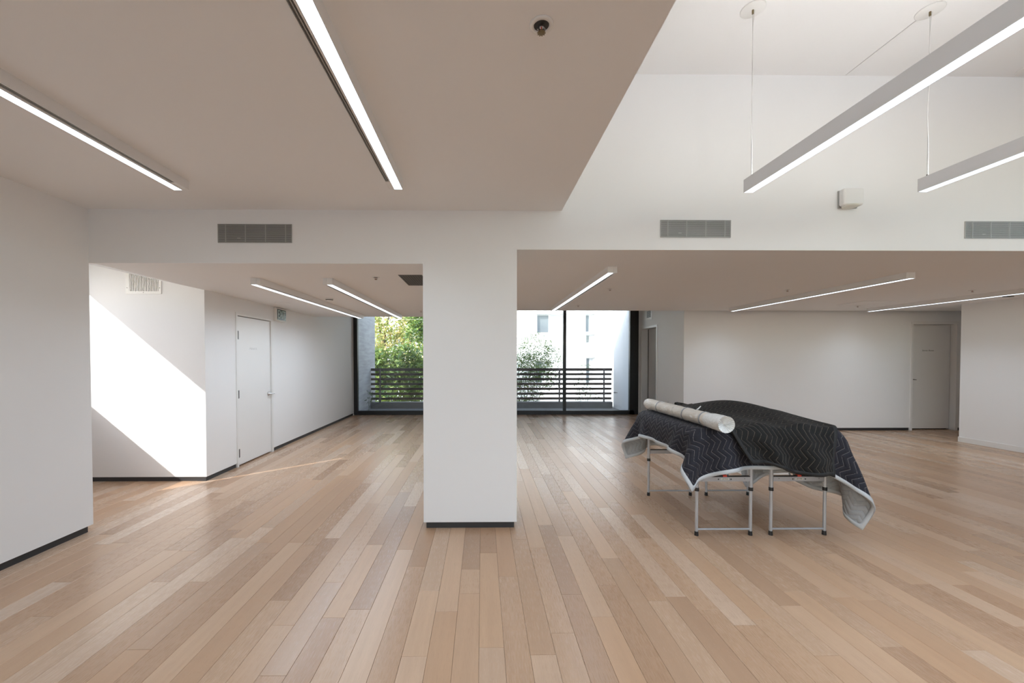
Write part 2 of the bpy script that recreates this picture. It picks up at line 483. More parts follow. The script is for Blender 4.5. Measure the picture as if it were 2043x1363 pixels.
# pillar and beam in one plane: a white portal with two openings
bm = MB().prism([(XR_, HL), (XPL, HL), (XPL, B), (XPR, B), (XPR, HR), (8.62, HR), (8.62, HU + 0.1), (XE, HU + 0.1), (XE, HC + 0.12), (XR_, HC + 0.12)], 'y', ZP, ZP + 0.42).box(XLW - 0.16, XR_, ZP, ZP + 0.03, HL, HC + 0.12)
portal_wall = struct('wall_pillar', bm, 'wall_paint', 'white pillar with the long beam and tall upper wall above', 'wall')
struct('baseboard_pillar', MB().box(XPL + 0.022, XPR - 0.022, ZP + 0.014, ZP + 0.40, 0, B), 'base_dark', 'dark recessed base under the white pillar', 'baseboard')
wall_box('wall_alcove', 'baseboard_alcove', -5.3, XR_, ZR, ZR + 0.14, 2.95, 'white alcove wall with the bright diagonal patch of sun', 'dark recessed base under the sunlit alcove wall', (0, 0.03, SET, SET))
DY0, DY1, DZ = 5.452, 6.398, 2.118       # left door opening (outer edge of its frame)
hall = MB().prism([(ZR + 0.14, B), (DY0, B), (DY0, DZ), (DY1, DZ), (DY1, B), (YW + 0.10, B), (YW + 0.10, 2.95), (ZR + 0.14, 2.95)], 'x', XR_ - 0.16, XR_)
struct('wall_hallway', hall, 'wall_paint', 'long white hallway wall with the lettered door and exit sign', 'wall')
struct('baseboard_hallway', MB().box(XR_ - 0.12, XR_ - SET, ZR + 0.01, DY0, 0, B).box(XR_ - 0.12, XR_ - SET, DY1 + 0.0, YW - 0.04, 0, B), 'base_dark', 'dark recessed base along the long hallway wall', 'baseboard')
struct('wall_alcove_front', MB().box(-5.3, XLW - 0.16, 2.9, 3.0, 0, 2.95), 'wall_paint', 'white wall closing the alcove behind the plain left wall', 'wall')
AW = (3.088, 4.52, 1.245, 2.712)    # alcove window: y0, y1, z0, z1
wl = MB().box(-5.25, -5.1, 2.9, AW[0], 0, 2.95).box(-5.25, -5.1, AW[1], ZR + 0.1, 0, 2.95).box(-5.25, -5.1, AW[0], AW[1], 0, AW[2]).box(-5.25, -5.1, AW[0], AW[1], AW[3], 2.95)
struct('wall_alcove_window', wl, 'wall_paint', 'white outer wall of the alcove around its daylight opening', 'wall')
struct('ceiling', MB().box(XLW - 0.16, XE, YS, ZP, HC, HC + 0.12), 'ceiling_paint', 'low flat ceiling over the entry side with two recessed strip lights', 'ceiling')
struct('ceiling_step', MB().box(XE - 0.12, XE, YS, ZP, HC + 0.12, HU), 'wall_paint', 'white drop face where the ceiling steps up', 'ceiling')
SKX0, SKX1, SKY0, SKY1 = 4.6, 8.2, -2.7, 0.6       # opening for a rooflight added out of view to bring in daylight
cu = MB()
for xa, xb, za, zb in ((XE - 0.12, 3.158, HU, HU + 0.2), (3.164, SKX0, HU, HU + 0.2), (3.158, 3.164, HU + 0.1, HU + 0.2), (SKX1, 8.70, HU, HU + 0.2)): cu.box(xa, xb, YS, ZP + (0.42 if za > HU else 0.0), za, zb)
cu.box(SKX0, SKX1, SKY1, ZP, HU, HU + 0.2).box(SKX0, SKX1, YS, SKY0, HU, HU + 0.2)
struct('ceiling_upper', cu, 'ceiling_paint', 'high white ceiling above the hanging strip lights', 'ceiling')
rl = empty('added_rooflight', ((SKX0 + SKX1) / 2, SKY0, HU + 0.2), 'large flat rooflight added unseen in the high ceiling for daylight', 'window', kind='structure')
MB().box(SKX0 - 0.05, SKX0, SKY0, SKY1, HU + 0.2, HU + 0.3).box(SKX1, SKX1 + 0.05, SKY0, SKY1, HU + 0.2, HU + 0.3).box(SKX0 - 0.05, SKX1 + 0.05, SKY0 - 0.05, SKY0, HU + 0.2, HU + 0.3).box(SKX0 - 0.05, SKX1 + 0.05, SKY1, SKY1 + 0.05, HU + 0.2, HU + 0.3).build('window_frame', 'plastic_white', rl)
for i in range(3): MB().box(SKX0 + (SKX1 - SKX0) * i / 3 + 0.02, SKX0 + (SKX1 - SKX0) * (i + 1) / 3 - 0.02, SKY0, SKY1, HU + 0.26, HU + 0.268).build('pane', 'pane_glass', rl)
for i in (1, 2): MB().box(SKX0 + (SKX1 - SKX0) * i / 3 - 0.02, SKX0 + (SKX1 - SKX0) * i / 3 + 0.02, SKY0, SKY1, HU + 0.22, HU + 0.29).build('mullion', 'plastic_white', rl)
struct('ceiling_left', MB().box(XR_, -0.1, ZP + 0.42, YCE, HL, HL + 0.4), 'ceiling_paint', 'low ceiling over the hallway on the left of the pillar', 'ceiling')
struct('ceiling_right', MB().box(-0.1, 10.2, ZP + 0.42, YCE, HR, HR + 0.3), 'ceiling_paint', 'low ceiling right of the pillar with three strip lights', 'ceiling')
struct('ceiling_bay', MB().box(XR_ - 0.16, 10.2, YCE, YW + 0.10, 2.95, 3.1).box(XR_, 10.2, YCE - 0.02, YCE, HR + 0.3, 2.97), 'ceiling_paint', 'raised ceiling strip in front of the tall window', 'ceiling')
SL = 0.224
zsl = lambda x: HL + SL * (XR_ - x)
ca = MB()
for xa, ya, yb in ((XR_, ZP + 0.03, ZR + 0.14), (XLW - 0.16, 2.9, ZP + 0.03)): ca.prism([(xa, zsl(xa)), (-5.3, zsl(-5.3)), (-5.3, zsl(-5.3) + 0.1), (xa, zsl(-5.3) + 0.1)], 'y', ya, yb)
struct('ceiling_alcove', ca, 'ceiling_paint', 'sloping white ceiling of the sunlit alcove', 'ceiling')

# elevator wall with its niche
EY0, EY1, EZ = 9.335, 10.186, 2.222
el = MB().prism([(YB + 0.25, B), (EY0, B), (EY0, EZ), (EY1, EZ), (EY1, B), (YW + 0.10, B), (YW + 0.10, 2.97), (YB + 0.25, 2.97)], 'x', XEL, XEL + 0.25)
struct('wall_elevator', el, 'wall_paint', 'white side wall by the window holding the grey steel door', 'wall')
struct('baseboard_elevator', MB().box(XEL + SET, XEL + 0.2, YB + 0.01, EY0, 0, B).box(XEL + SET, XEL + 0.2, EY1, YW - 0.04, 0, B), 'base_dark', 'dark recessed base along the wall with the steel door', 'baseboard')
# back wall with the right door
RX0, RX1, RZ = 8.765, 9.755, 2.235
bk = MB().prism([(XEL, B), (RX0, B), (RX0, RZ), (RX1, RZ), (RX1, B), (10.2, B), (10.2, 2.97), (XEL, 2.97)], 'y', YB, YB + 0.25)
struct('wall_back', bk, 'wall_paint', 'wide blank back wall behind the draped tables', 'wall')
struct('baseboard_back', MB().box(XEL + SET, RX0, YB + SET, YB + 0.2, 0, B).box(RX1, 10.1, YB + SET, YB + 0.2, 0, B), 'base_dark', 'dark recessed base along the blank back wall', 'baseboard')
struct('wall_end', MB().box(10.1, 10.2, 6.9, YB + 0.2, 0, 2.75), 'wall_paint', 'short white wall beyond the far door', 'wall')
wr = MB().prism([(8.493, 6.984), (8.50, 6.144), (8.52, 3.4), (8.52, YS - 0.1), (8.70, YS - 0.1), (8.70, 6.80), (10.2, 6.80), (10.2, 6.984)], 'z', 0.0, 2.60)
wr.box(8.52, 8.70, 3.2, ZP + 0.42, 2.60, HU + 0.1).box(8.52, 8.70, YS - 0.1, -2.7, 2.60, HU + 0.1).box(8.52, 8.70, -2.7, 3.2, 3.86, HU + 0.1)
struct('wall_right', wr, 'wall_paint', 'white wall projecting beside the far door', 'wall')
struct('baseboard_right', MB().prism([(8.485, 6.992), (8.492, 6.144), (8.512, 3.4), (8.512, YS), (8.525, YS), (8.525, 3.4), (8.506, 6.144), (8.50, 6.992)], 'z', 0.0, 0.088), 'trim_white', 'plain white skirting board under the projecting wall', 'baseboard')

# wall behind the camera: white piers with large glazed openings
bw = MB().box(XLW - 0.16, -2.0, YS - 0.2, YS, 0, HC).box(0.5, 0.9, YS - 0.2, YS, 0, HU + 0.1).box(8.3, 8.7, YS - 0.2, YS, 0, HU + 0.1)
bw.box(XLW - 0.16, 0.5, YS - 0.2, YS, 0, 0.1).box(XLW - 0.16, 0.5, YS - 0.2, YS, 2.6, HC + 0.12).box(0.9, 8.3, YS - 0.2, YS, 0, 2.2).box(0.9, 8.3, YS - 0.2, YS, 3.8, HU + 0.2)
struct('wall_street', bw, 'wall_paint', 'white wall with large glazed openings facing the beam', 'wall')


def glazed(name, x0, x1, z0, z1, y, n, label):
    g = empty(name, ((x0 + x1) / 2, y, z0), label, 'window', kind='structure'); t = 0.05
    MB().box(x0, x1, y - 0.04, y + 0.04, z0, z0 + t).box(x0, x1, y - 0.04, y + 0.04, z1 - t, z1).box(x0, x0 + t, y - 0.04, y + 0.04, z0, z1).box(x1 - t, x1, y - 0.04, y + 0.04, z0, z1).build('window_frame', 'frame_black', g)
    for i in range(1, n):
        xm = x0 + (x1 - x0) * i / n; MB().box(xm - t / 2, xm + t / 2, y - 0.04, y + 0.04, z0 + t, z1 - t).build('mullion', 'frame_black', g)
    for i in range(n):
        MB().box(x0 + (x1 - x0) * i / n + t, x0 + (x1 - x0) * (i + 1) / n - t, y - 0.004, y + 0.004, z0 + t, z1 - t).build('pane', 'pane_glass', g)


cg = empty('added_clerestory', (8.6, 0.25, 2.6), 'long black framed clerestory added unseen to brighten the upper wall', 'window', kind='structure')  # clerestory added out of view to brighten the upper wall and ceiling
MB().box(8.57, 8.65, -2.7, 3.2, 2.60, 2.65).box(8.57, 8.65, -2.7, 3.2, 3.81, 3.86).box(8.57, 8.65, -2.7, -2.65, 2.65, 3.81).box(8.57, 8.65, 3.15, 3.2, 2.65, 3.81).build('window_frame', 'frame_black', cg)
for i in range(4):
    ya, yb = -2.65 + 1.45 * i, -2.65 + 1.45 * (i + 1)
    MB().box(8.606, 8.614, ya + 0.03, yb - 0.03, 2.65, 3.81).build('pane', 'pane_glass', cg)
    if i: MB().box(8.57, 8.65, ya - 0.03, ya + 0.03, 2.65, 3.81).build('mullion', 'frame_black', cg)
glazed('window_2', -2.0, 0.5, 0.1, 2.6, YS - 0.1, 3, 'black framed window under the low ceiling facing the beam')
glazed('window_3', 0.9, 8.3, 2.2, 3.8, YS - 0.1, 5, 'tall black framed window facing the upper wall')

# ------------------------------------------------------------------ TALL WINDOW (window_1)
win = empty('window_1', (0.3, YW, 0), 'black framed wall of glass looking onto the slatted balcony', 'window', kind='structure')
WZ = 2.745
MB().box(-3.345, 3.995, YW - 0.03, YW + 0.07, 0.0, 0.105).build('bottom_rail', 'frame_black', win)
MB().box(-3.345, 3.995, YW - 0.03, YW + 0.07, WZ, 2.95).build('head_rail', 'frame_black', win)
MB().box(-3.343, -3.245, YW - 0.03, YW + 0.07, 0.105, WZ).build('side_stile', 'frame_black', win)
MB().box(3.875, 4.10, YW - 0.03, YW + 0.07, 0.0, 2.95).build('side_stile', 'frame_black', win)
mull = [2.165, 0.40, -1.40]
for xm in mull: MB().box(xm - 0.037, xm + 0.037, YW - 0.03, YW + 0.07, 0.105, WZ).build('mullion', 'frame_black', win)
ed = [-3.245] + sorted(mull) + [3.875]
for a, b in zip(ed[:-1], ed[1:]): MB().box(a + 0.036 if a > -3 else a, b - 0.036 if b < 3 else b, YW + 0.012, YW + 0.022, 0.105, WZ).build('pane', 'pane_glass', win)

# ------------------------------------------------------------------ DOORS
d1 = empty('door_1', (XR_, (DY0 + DY1) / 2, 0), 'white door with steel hinges and pale lettering in the hallway wall', 'door', kind='structure')
fr = MB().box(XR_ - 0.12, XR_ + 0.010, DY0, DY0 + 0.035, 0, DZ).box(XR_ - 0.12, XR_ + 0.010, DY1 - 0.045, DY1, 0, DZ).box(XR_ - 0.12, XR_ + 0.010, DY0 + 0.035, DY1 - 0.045, DZ - 0.04, DZ)
fr.build('door_frame', 'trim_white', d1)
leaf = MB().bbox(XR_ - 0.052, XR_ - 0.008, DY0 + 0.038, DY1 - 0.052, 0.016, DZ - 0.048, 0.002, 1).build('door_leaf', 'door_white', d1)
MB().box(XR_ - 0.115, XR_ - 0.06, DY0 + 0.03, DY1 - 0.04, 0.0, DZ - 0.03).build('door_stop', 'vent_dark', d1)
for z0, z1 in ((1.752, 1.868), (0.940, 1.050), (0.126, 0.240)):
    MB().box(XR_ - 0.009, XR_ + 0.004, DY0 + 0.036, DY0 + 0.066, z0, z1).tube([(XR_ + 0.006, DY0 + 0.036, z0), (XR_ + 0.006, DY0 + 0.036, z1)], 0.007, 8).build('hinge', 'dark_steel', d1)
hy, hz = DY1 - 0.115, 0.934
lv = MB().lathe([(0, 0.0), (0.030, 0.0), (0.030, 0.012), (0.012, 0.016), (0.012, 0.05), (0, 0.05)], (XR_ - 0.008, hy, hz), 20, (1, 0, 0))
lv.tube([(XR_ + 0.036, hy - 0.010, hz), (XR_ + 0.038, hy + 0.03, hz), (XR_ + 0.036, hy + 0.105, hz - 0.002)], [0.010, 0.009, 0.007], 10)
lv.build('door_handle', 'steel', d1)
text('lettering', 'PRIVATE', 0.045, 'print_faint', d1, (XR_ - 0.0075, 5.885, 1.628), ROT_XPOS, sx=1.15)

d2 = empty('door_2', ((RX0 + RX1) / 2, YB, 0), 'white door with dark lever and small dark lettering in back wall', 'door', kind='structure')
MB().box(RX0, RX0 + 0.045, YB - 0.012, YB + 0.2, 0, RZ).box(RX1 - 0.045, RX1, YB - 0.012, YB + 0.2, 0, RZ).box(RX0 + 0.045, RX1 - 0.045, YB - 0.012, YB + 0.2, RZ - 0.06, RZ).build('door_frame', 'trim_white', d2)
MB().bbox(RX0 + 0.048, RX1 - 0.053, YB + 0.10, YB + 0.145, 0.022, RZ - 0.064, 0.002, 1).build('door_leaf', 'door_white', d2)
MB().box(RX0 + 0.03, RX1 - 0.03, YB + 0.15, YB + 0.2, 0.0, RZ - 0.03).build('door_stop', 'vent_dark', d2)
hx, hz = RX0 + 0.075, 1.045
lv = MB().lathe([(0, 0.0), (0.027, 0.0), (0.027, 0.010), (0.010, 0.014), (0.010, 0.05), (0, 0.05)], (hx, YB + 0.10, hz), 20, (0, -1, 0))
lv.tube([(hx - 0.008, YB + 0.052, hz), (hx + 0.06, YB + 0.050, hz - 0.003), (hx + 0.115, YB + 0.054, hz - 0.008)], [0.010, 0.009, 0.006], 10)
lv.build('door_handle', 'dark_steel', d2)
text('lettering', 'Server Room', 0.046, 'print_grey', d2, (9.235, YB + 0.099, 1.640), ROT_FRONT, shear=0.25)

d3 = empty('door_3', (XEL, (EY0 + EY1) / 2, 0), 'grey steel door set deep in a white framed niche', 'door', kind='structure')
c = MB().box(XEL - 0.012, XEL + 0.19, EY0 - 0.055, EY0, 0, EZ + 0.045).box(XEL - 0.012, XEL + 0.19, EY1, EY1 + 0.06, 0, EZ + 0.045).box(XEL - 0.012, XEL + 0.19, EY0, EY1, EZ, EZ + 0.045)
c.build('door_frame', 'trim_white', d3)
MB().box(XEL + 0.004, XEL + 0.185, EY1 - 0.006, EY1, 0.002, EZ).box(XEL + 0.004, XEL + 0.185, EY0, EY0 + 0.006, 0.002, EZ).box(XEL + 0.004, XEL + 0.185, EY0 + 0.006, EY1 - 0.006, EZ - 0.006, EZ).build('niche_lining', 'elevator_steel', d3)
MB().box(XEL + 0.165, XEL + 0.185, EY0 + 0.006, EY1 - 0.012, 0.004, EZ - 0.006).build('door_leaf', 'elevator_steel', d3)
MB().box(XEL + 0.150, XEL + 0.165, EY1 - 0.012, EY1 - 0.006, 0.004, EZ - 0.006).build('door_edge', 'vent_dark', d3)


# ------------------------------------------------------------------ STRIP LIGHTS
def lamp_glow(t, xm, y0, y1, z, w, power, spread=125):
    ld = bpy.data.lights.new('lamp_light', 'AREA'); ld.shape = 'RECTANGLE'; ld.size = w; ld.size_y = y1 - y0 - 0.01
    ld.energy = power * (y1 - y0) / 3.57; ld.color = LAMP_COL; ld.spread = math.radians(spread)
    o = bpy.data.objects.new('lamp_light', ld); COL.objects.link(o); o.location = (xm, (y0 + y1) / 2, z)
    o.parent = t; o.matrix_parent_inverse = t.matrix_world.inverted()


def strip(x0, x1, y0, y1, zc, side, label, group, h=0.066, tw=0.036, pw=1.0, sp=125):
    """surface strip light with a track channel beside it; side=+1 track on the right, -1 on the left"""
    xm = (x0 + x1) / 2; t = empty('strip_light', (xm, (y0 + y1) / 2, zc), label, 'light', group)
    zb = zc - h
    MB().box(x0, x0 + 0.003, y0, y1, zb, zc).box(x1 - 0.003, x1, y0, y1, zb, zc).box(x0 + 0.003, x1 - 0.003, y0, y1, zb + 0.02, zc).build('housing', 'lamp_white', t)
    for ya, yb in ((y0, y0 + 0.003), (y1 - 0.003, y1)): MB().box(x0 + 0.003, x1 - 0.003, ya, yb, zb, zb + 0.02).build('end_cap', 'lamp_white', t)
    MB().box(x0 + 0.0032, x1 - 0.0032, y0 + 0.0032, y1 - 0.0032, zb + 0.001, zb + 0.006).build('diffuser', 'diffuser_lit', t); lamp_glow(t, xm, y0, y1, zb - 0.0005, x1 - x0 - 0.008, LAMP * pw, sp)
    a, b = (x1 + 0.002, x1 + 0.002 + tw) if side > 0 else (x0 - 0.002 - tw, x0 - 0.002)
    tr = MB().box(a, a + 0.006, y0, y1, zb + 0.002, zc).box(b - 0.006, b, y0, y1, zb + 0.002, zc).box(a + 0.006, b - 0.006, y0, y1, zb + 0.03, zc)
    tr.box(a + 0.006, b - 0.006, y0, y0 + 0.12, zb + 0.004, zb + 0.03).box(a + 0.006, b - 0.006, y1 - 0.12, y1, zb + 0.004, zb + 0.03)
    tk = tr.build('track', 'lamp_white', t)
    MB().box(a + 0.0065, b - 0.0065, y0 + 0.122, y1 - 0.122, zb + 0.010, zb + 0.029).build('track_slot', 'dark_steel', tk)
    MB().box((a + b) / 2 - 0.002, (a + b) / 2 + 0.002, y0 + 0.13, y1 - 0.13, zb + 0.006, zb + 0.010).build('conductor', 'vent_grey', tk)
    return t


strip(-2.225, -2.163, -0.64, 2.93, HC, 1, 'ceiling strip light with track slot near the plain left wall', 'surface strip lights', tw=0.044, pw=0.5)
strip(-0.632, -0.570, -0.67, 2.90, HC, -1, 'ceiling strip light over the entry, in front of the pillar', 'surface strip lights', pw=0.85)
strip(-2.372, -2.310, 4.125, 7.69, HL, 1, 'strip light on the hallway ceiling nearer the exit sign', 'surface strip lights', pw=1.2, sp=165)
strip(-1.597, -1.535, 4.125, 7.69, HL, -1, 'strip light on the hallway ceiling nearer the pillar', 'surface strip lights', pw=1.1, sp=165)
strip(1.298, 1.358, 4.118, 7.54, HR, 1, 'strip light on the low ceiling right beside the pillar', 'surface strip lights', pw=0.78)
strip(4.722, 4.783, 4.365, 7.54, HR, -1, 'strip light on the low ceiling above the blank back wall', 'surface strip lights', pw=0.78)
strip(7.375, 7.437, 4.10, 7.58, HR, 1, 'strip light on the low ceiling closest to the projecting wall', 'surface strip lights', pw=0.78)


def pendant(xc, y0, y1, zb, label):
    t = empty('pendant_light', (xc, y1, zb), label, 'light', 'hanging strip lights'); w2, h = 0.033, 0.092
    MB().box(xc - w2, xc - w2 + 0.003, y0, y1, zb, zb + h).box(xc + w2 - 0.003, xc + w2, y0, y1, zb, zb + h).box(xc - w2 + 0.003, xc + w2 - 0.003, y0, y1, zb + 0.02, zb + h).build('housing', 'lamp_grey', t)
    for ya, yb in ((y0, y0 + 0.003), (y1 - 0.003, y1)): MB().box(xc - w2 + 0.003, xc + w2 - 0.003, ya, yb, zb, zb + 0.02).build('end_cap', 'lamp_grey', t)
    MB().box(xc - w2 + 0.0032, xc + w2 - 0.0032, y0 + 0.0032, y1 - 0.0032, zb + 0.001, zb + 0.006).build('diffuser', 'diffuser_lit', t); lamp_glow(t, xc, y0, y1, zb - 0.0005, 0.058, LAMP)
    MB().box(xc - w2 + 0.012, xc + w2 - 0.012, y0 + 0.08, y1 - 0.08, zb + h + 0.0005, zb + h + 0.002).build('added_uplight', 'added_uplight_lit', t)  # glowing strip added on the hidden top to brighten the high ceiling
    for yy in (y1 - 0.03, y0 + 0.03):
        MB().lathe([(0.0, 0.0), (0.078, 0.0), (0.078, -0.004), (0.074, -0.007), (0.0, -0.007)], (xc, yy, HU), 32).build('canopy', 'plastic_white', t)
        MB().tube([(xc, yy, HU - 0.007), (xc, yy, HU - 0.035)], 0.0065, 8).build('cable_grip', 'brass_dark', t)
        MB().tube([(xc, yy, HU - 0.03), (xc, yy, zb + h)], 0.0014, 6).build('cable', 'steel', t)
        MB().tube([(xc, yy, zb + h), (xc, yy, zb + h + 0.02)], 0.004, 8).build('cable_grip', 'dark_steel', t)
        zs = [HU - 0.012 - (HU - zb - h - 0.012) * q / 14 for q in range(15)]
        MB().tube([(xc - 0.012 * math.sin(math.pi * q / 14) * (0.6 + 0.5 * math.sin(q * 0.9)) + (0.012 if q == 0 else 0.004), yy - 0.004, z) for q, z in enumerate(zs)], 0.0022, 6).build('power_cord', 'plastic_white', t)


pendant(1.908, -0.72, 2.86, 2.682, 'long hanging strip light nearest the ceiling step')
pendant(3.172, -0.72, 2.86, 2.693, 'hanging strip light farther from the step, above the white sensor box')


# ------------------------------------------------------------------ VENTS
def bar_grille(x0, x1, z0, z1, label):
    t = empty('bar_grille', ((x0 + x1) / 2, ZP, z0), label, 'vent', 'beam grilles')
    MB().box(x0, x1, ZP - 0.0015, ZP + 0.0, z0, z1).build('backing', 'vent_dark', t)
    MB().box(x0 - 0.004, x0, ZP - 0.008, ZP, z0, z1).box(x1, x1 + 0.004, ZP - 0.008, ZP, z0, z1).box(x0 - 0.004, x1 + 0.004, ZP - 0.008, ZP, z1, z1 + 0.003).box(x0 - 0.004, x1 + 0.004, ZP - 0.008, ZP, z0 - 0.003, z0).build('rim', 'vent_grey', t)
    n = 17; p = (z1 - z0) / n
    me = MB().box(-(x1 - x0) / 2, (x1 - x0) / 2, -0.003, 0.003, -0.0023, 0.0023).mesh('bar'); me.materials.append(MATS['vent_grey'])
    for i in range(n):
        o = bpy.data.objects.new('bar', me); COL.objects.link(o); o.parent = t
        o.location = (0, -0.0048, (i + 0.5) * p)
    for q in (0.1, 0.37, 0.645, 0.92):
        xx = x0 + (x1 - x0) * q; MB().box(xx - 0.0025, xx + 0.0025, ZP - 0.0086, ZP - 0.0015, z0, z1).build('spacer', 'vent_grey', t)
    MB().box(x0 + (x1 - x0) * 0.255, x0 + (x1 - x0) * 0.30, ZP - 0.0045, ZP - 0.0015, z0 + (z1 - z0) * 0.24, z0 + (z1 - z0) * 0.27).build('damper_tab', 'plastic_white', t)


bar_grille(-2.269, -1.643, 2.494, 2.648, 'grey bar grille in the beam over the hallway opening')
bar_grille(1.558, 2.167, 2.552, 2.696, 'grey bar grille in the upper wall left of the sensor box')
bar_grille(4.248, 4.855, 2.550, 2.694, 'grey bar grille in the upper wall right of the sensor box')

# alcove return grille, its top following the sloping ceiling
t = empty('return_grille', (-4.06, ZR, 2.264), 'white wall grille with upright blades high in the sunlit alcove', 'vent')
gx0, gx1, gz0 = -4.236, -3.886, 2.298
zt = lambda x: HL + SL * (XR_ - x) - 0.008
MB().prism([(gx0 - 0.036, gz0 - 0.032), (gx1 + 0.036, gz0 - 0.032), (gx1 + 0.036, gz0), (gx0 - 0.036, gz0)], 'y', ZR - 0.007, ZR).prism([(gx0 - 0.036, gz0), (gx0, gz0), (gx0, zt(gx0)), (gx0 - 0.036, zt(gx0 - 0.036))], 'y', ZR - 0.007, ZR).prism([(gx1, gz0), (gx1 + 0.036, gz0), (gx1 + 0.036, zt(gx1 + 0.036)), (gx1, zt(gx1))], 'y', ZR - 0.007, ZR).build('flange', 'plastic_white', t)
MB().prism([(gx0, gz0), (gx1, gz0), (gx1, zt(gx1)), (gx0, zt(gx0))], 'y', ZR - 0.001, ZR).build('backing', 'duct_mid', t)
for i in range(18):
    x = gx0 + (gx1 - gx0) * (i + 0.5) / 18
    MB().prism([(x - 0.005, gz0), (x + 0.005, gz0), (x + 0.005, zt(x)), (x - 0.005, zt(x))], 'y', ZR - 0.010, ZR - 0.0012).build('blade', 'plastic_white', t)
for x, z in ((gx0 - 0.018, gz0 + 0.04), (gx1 + 0.018, gz0 + 0.04), ((gx0 + gx1) / 2, gz0 - 0.016)):
    MB().lathe([(0, -0.0005), (0.004, 0), (0.004, -0.002), (0, -0.002)], (x, ZR - 0.009, z), 10, (0, 1, 0)).build('screw', 'dark_steel', t)

# ceiling grille near the pillar
t = empty('ceiling_grille', (-0.74, 4.23, HL), 'dark square mesh grille in the hallway ceiling beside the pillar', 'vent')
MB().box(-0.818, -0.600, 3.955, 4.505, HL - 0.002, HL).build('backing', 'vent_dark', t)
f_ = MB().box(-0.826, -0.818, 3.947, 4.513, HL - 0.004, HL).box(-0.600, -0.592, 3.947, 4.513, HL - 0.004, HL).box(-0.818, -0.600, 3.947, 3.955, HL - 0.004, HL).box(-0.818, -0.600, 4.505, 4.513, HL - 0.004, HL)
f_.build('rim', 'duct_mid', t)
g_ = MB()
for i in range(9): g_.box(-0.818 + 0.0242 * i - 0.003, -0.818 + 0.0242 * i + 0.003, 3.955, 4.505, HL - 0.0045, HL - 0.002)
for i in range(22): g_.box(-0.818, -0.600, 3.958 + 0.026 * i - 0.003, 3.958 + 0.026 * i + 0.003, HL - 0.0044, HL - 0.002)
g_.build('mesh_screen', 'duct_mid', t)

# small vent over the steel door, wall outlet
t = empty('wall_vent', (XEL, 9.76, 2.43), 'small white framed vent above the grey steel door', 'vent')
MB().box(XEL - 0.010, XEL, 9.587, 9.943, 2.428, 2.475).box(XEL - 0.010, XEL, 9.587, 9.943, 2.645, 2.672).box(XEL - 0.010, XEL, 9.587, 9.640, 2.475, 2.645).box(XEL - 0.010, XEL, 9.890, 9.943, 2.475, 2.645).build('flange', 'plastic_white', t)
MB().box(XEL - 0.002, XEL, 9.640, 9.890, 2.475, 2.645).build('backing', 'vent_dark', t)
for i in range(7): MB().box(XEL - 0.009, XEL - 0.002, 9.640, 9.890, 2.483 + i * 0.0235, 2.491 + i * 0.0235).build('blade', 'vent_grey', t)
t = empty('wall_outlet', (XEL, 8.73, 0.42), 'white wall outlet low beside the grey steel door', 'outlet')
MB().bbox(XEL - 0.007, XEL, 8.690, 8.765, 0.425, 0.540, 0.002, 1).build('cover_plate', 'plastic_white', t)
for z in (0.458, 0.507): MB().box(XEL - 0.009, XEL - 0.007, 8.708, 8.747, z - 0.016, z + 0.016).build('socket', 'lamp_grey', t)

# white sensor box on the upper wall
t = empty('sensor_box', (3.19, ZP, 2.79), 'white rounded sensor box on the upper wall between the grilles', 'sensor')
MB().box(3.112, 3.276, ZP - 0.012, ZP, 2.805, 2.955).build('back_plate', 'vent_grey', t)
MB().bbox(3.106, 3.282, ZP - 0.075, ZP - 0.012, 2.812, 2.958, 0.018, 3).build('cover', 'plastic_white', t)
MB().lathe([(0.0, 0.0), (0.052, 0.0), (0.060, 0.008), (0.060, 0.016)], (3.185, ZP - 0.045, 2.799), 24).build('lens', 'label_light', t)


# ------------------------------------------------------------------ SPRINKLERS, DETECTORS
def sprinkler(x, y, z, label, big=False):
    s = 1.0 if big else 0.85
    t = empty('sprinkler', (x, y, z), label, 'sprinkler', 'ceiling sprinklers')
    MB().lathe([(0.030 * s, 0), (0.046 * s, 0), (0.045 * s, -0.004), (0.031 * s, -0.007), (0.029 * s, -0.002)], (x, y, z), 28).build('escutcheon', 'plastic_white', t)
    MB().lathe([(0.0, -0.001), (0.030 * s, -0.001)], (x, y, z), 28).build('cup', 'vent_dark', t)
    MB().tube([(x, y, z), (x, y, z - 0.010 * s)], 0.008 * s, 10).build('body', 'steel', t)
    a = MB()
    for sg in (-1, 1): a.tube([(x + sg * 0.007 * s, y, z - 0.008 * s), (x + sg * 0.015 * s, y, z - 0.017 * s), (x + sg * 0.005 * s, y, z - 0.028 * s)], 0.003 * s, 6)
    a.build('frame_arms', 'steel', t)
    MB().tube([(x, y, z - 0.008 * s), (x, y, z - 0.025 * s)], 0.0022 * s, 6).build('bulb', 'red_plastic', t)
    d = MB().lathe([(0.0, -0.033 * s), (0.009 * s, -0.033 * s), (0.013 * s, -0.031 * s), (0.013 * s, -0.028 * s), (0.0, -0.028 * s)], (x, y, z), 12)
    for q in range(10):
        an = q * math.pi / 5; d.box(x + math.cos(an) * 0.014 * s - 0.002, x + math.cos(an) * 0.014 * s + 0.002, y + math.sin(an) * 0.014 * s - 0.002, y + math.sin(an) * 0.014 * s + 0.002, z - 0.0315 * s, z - 0.0295 * s)
    d.build('deflector', 'brass_dark', t)


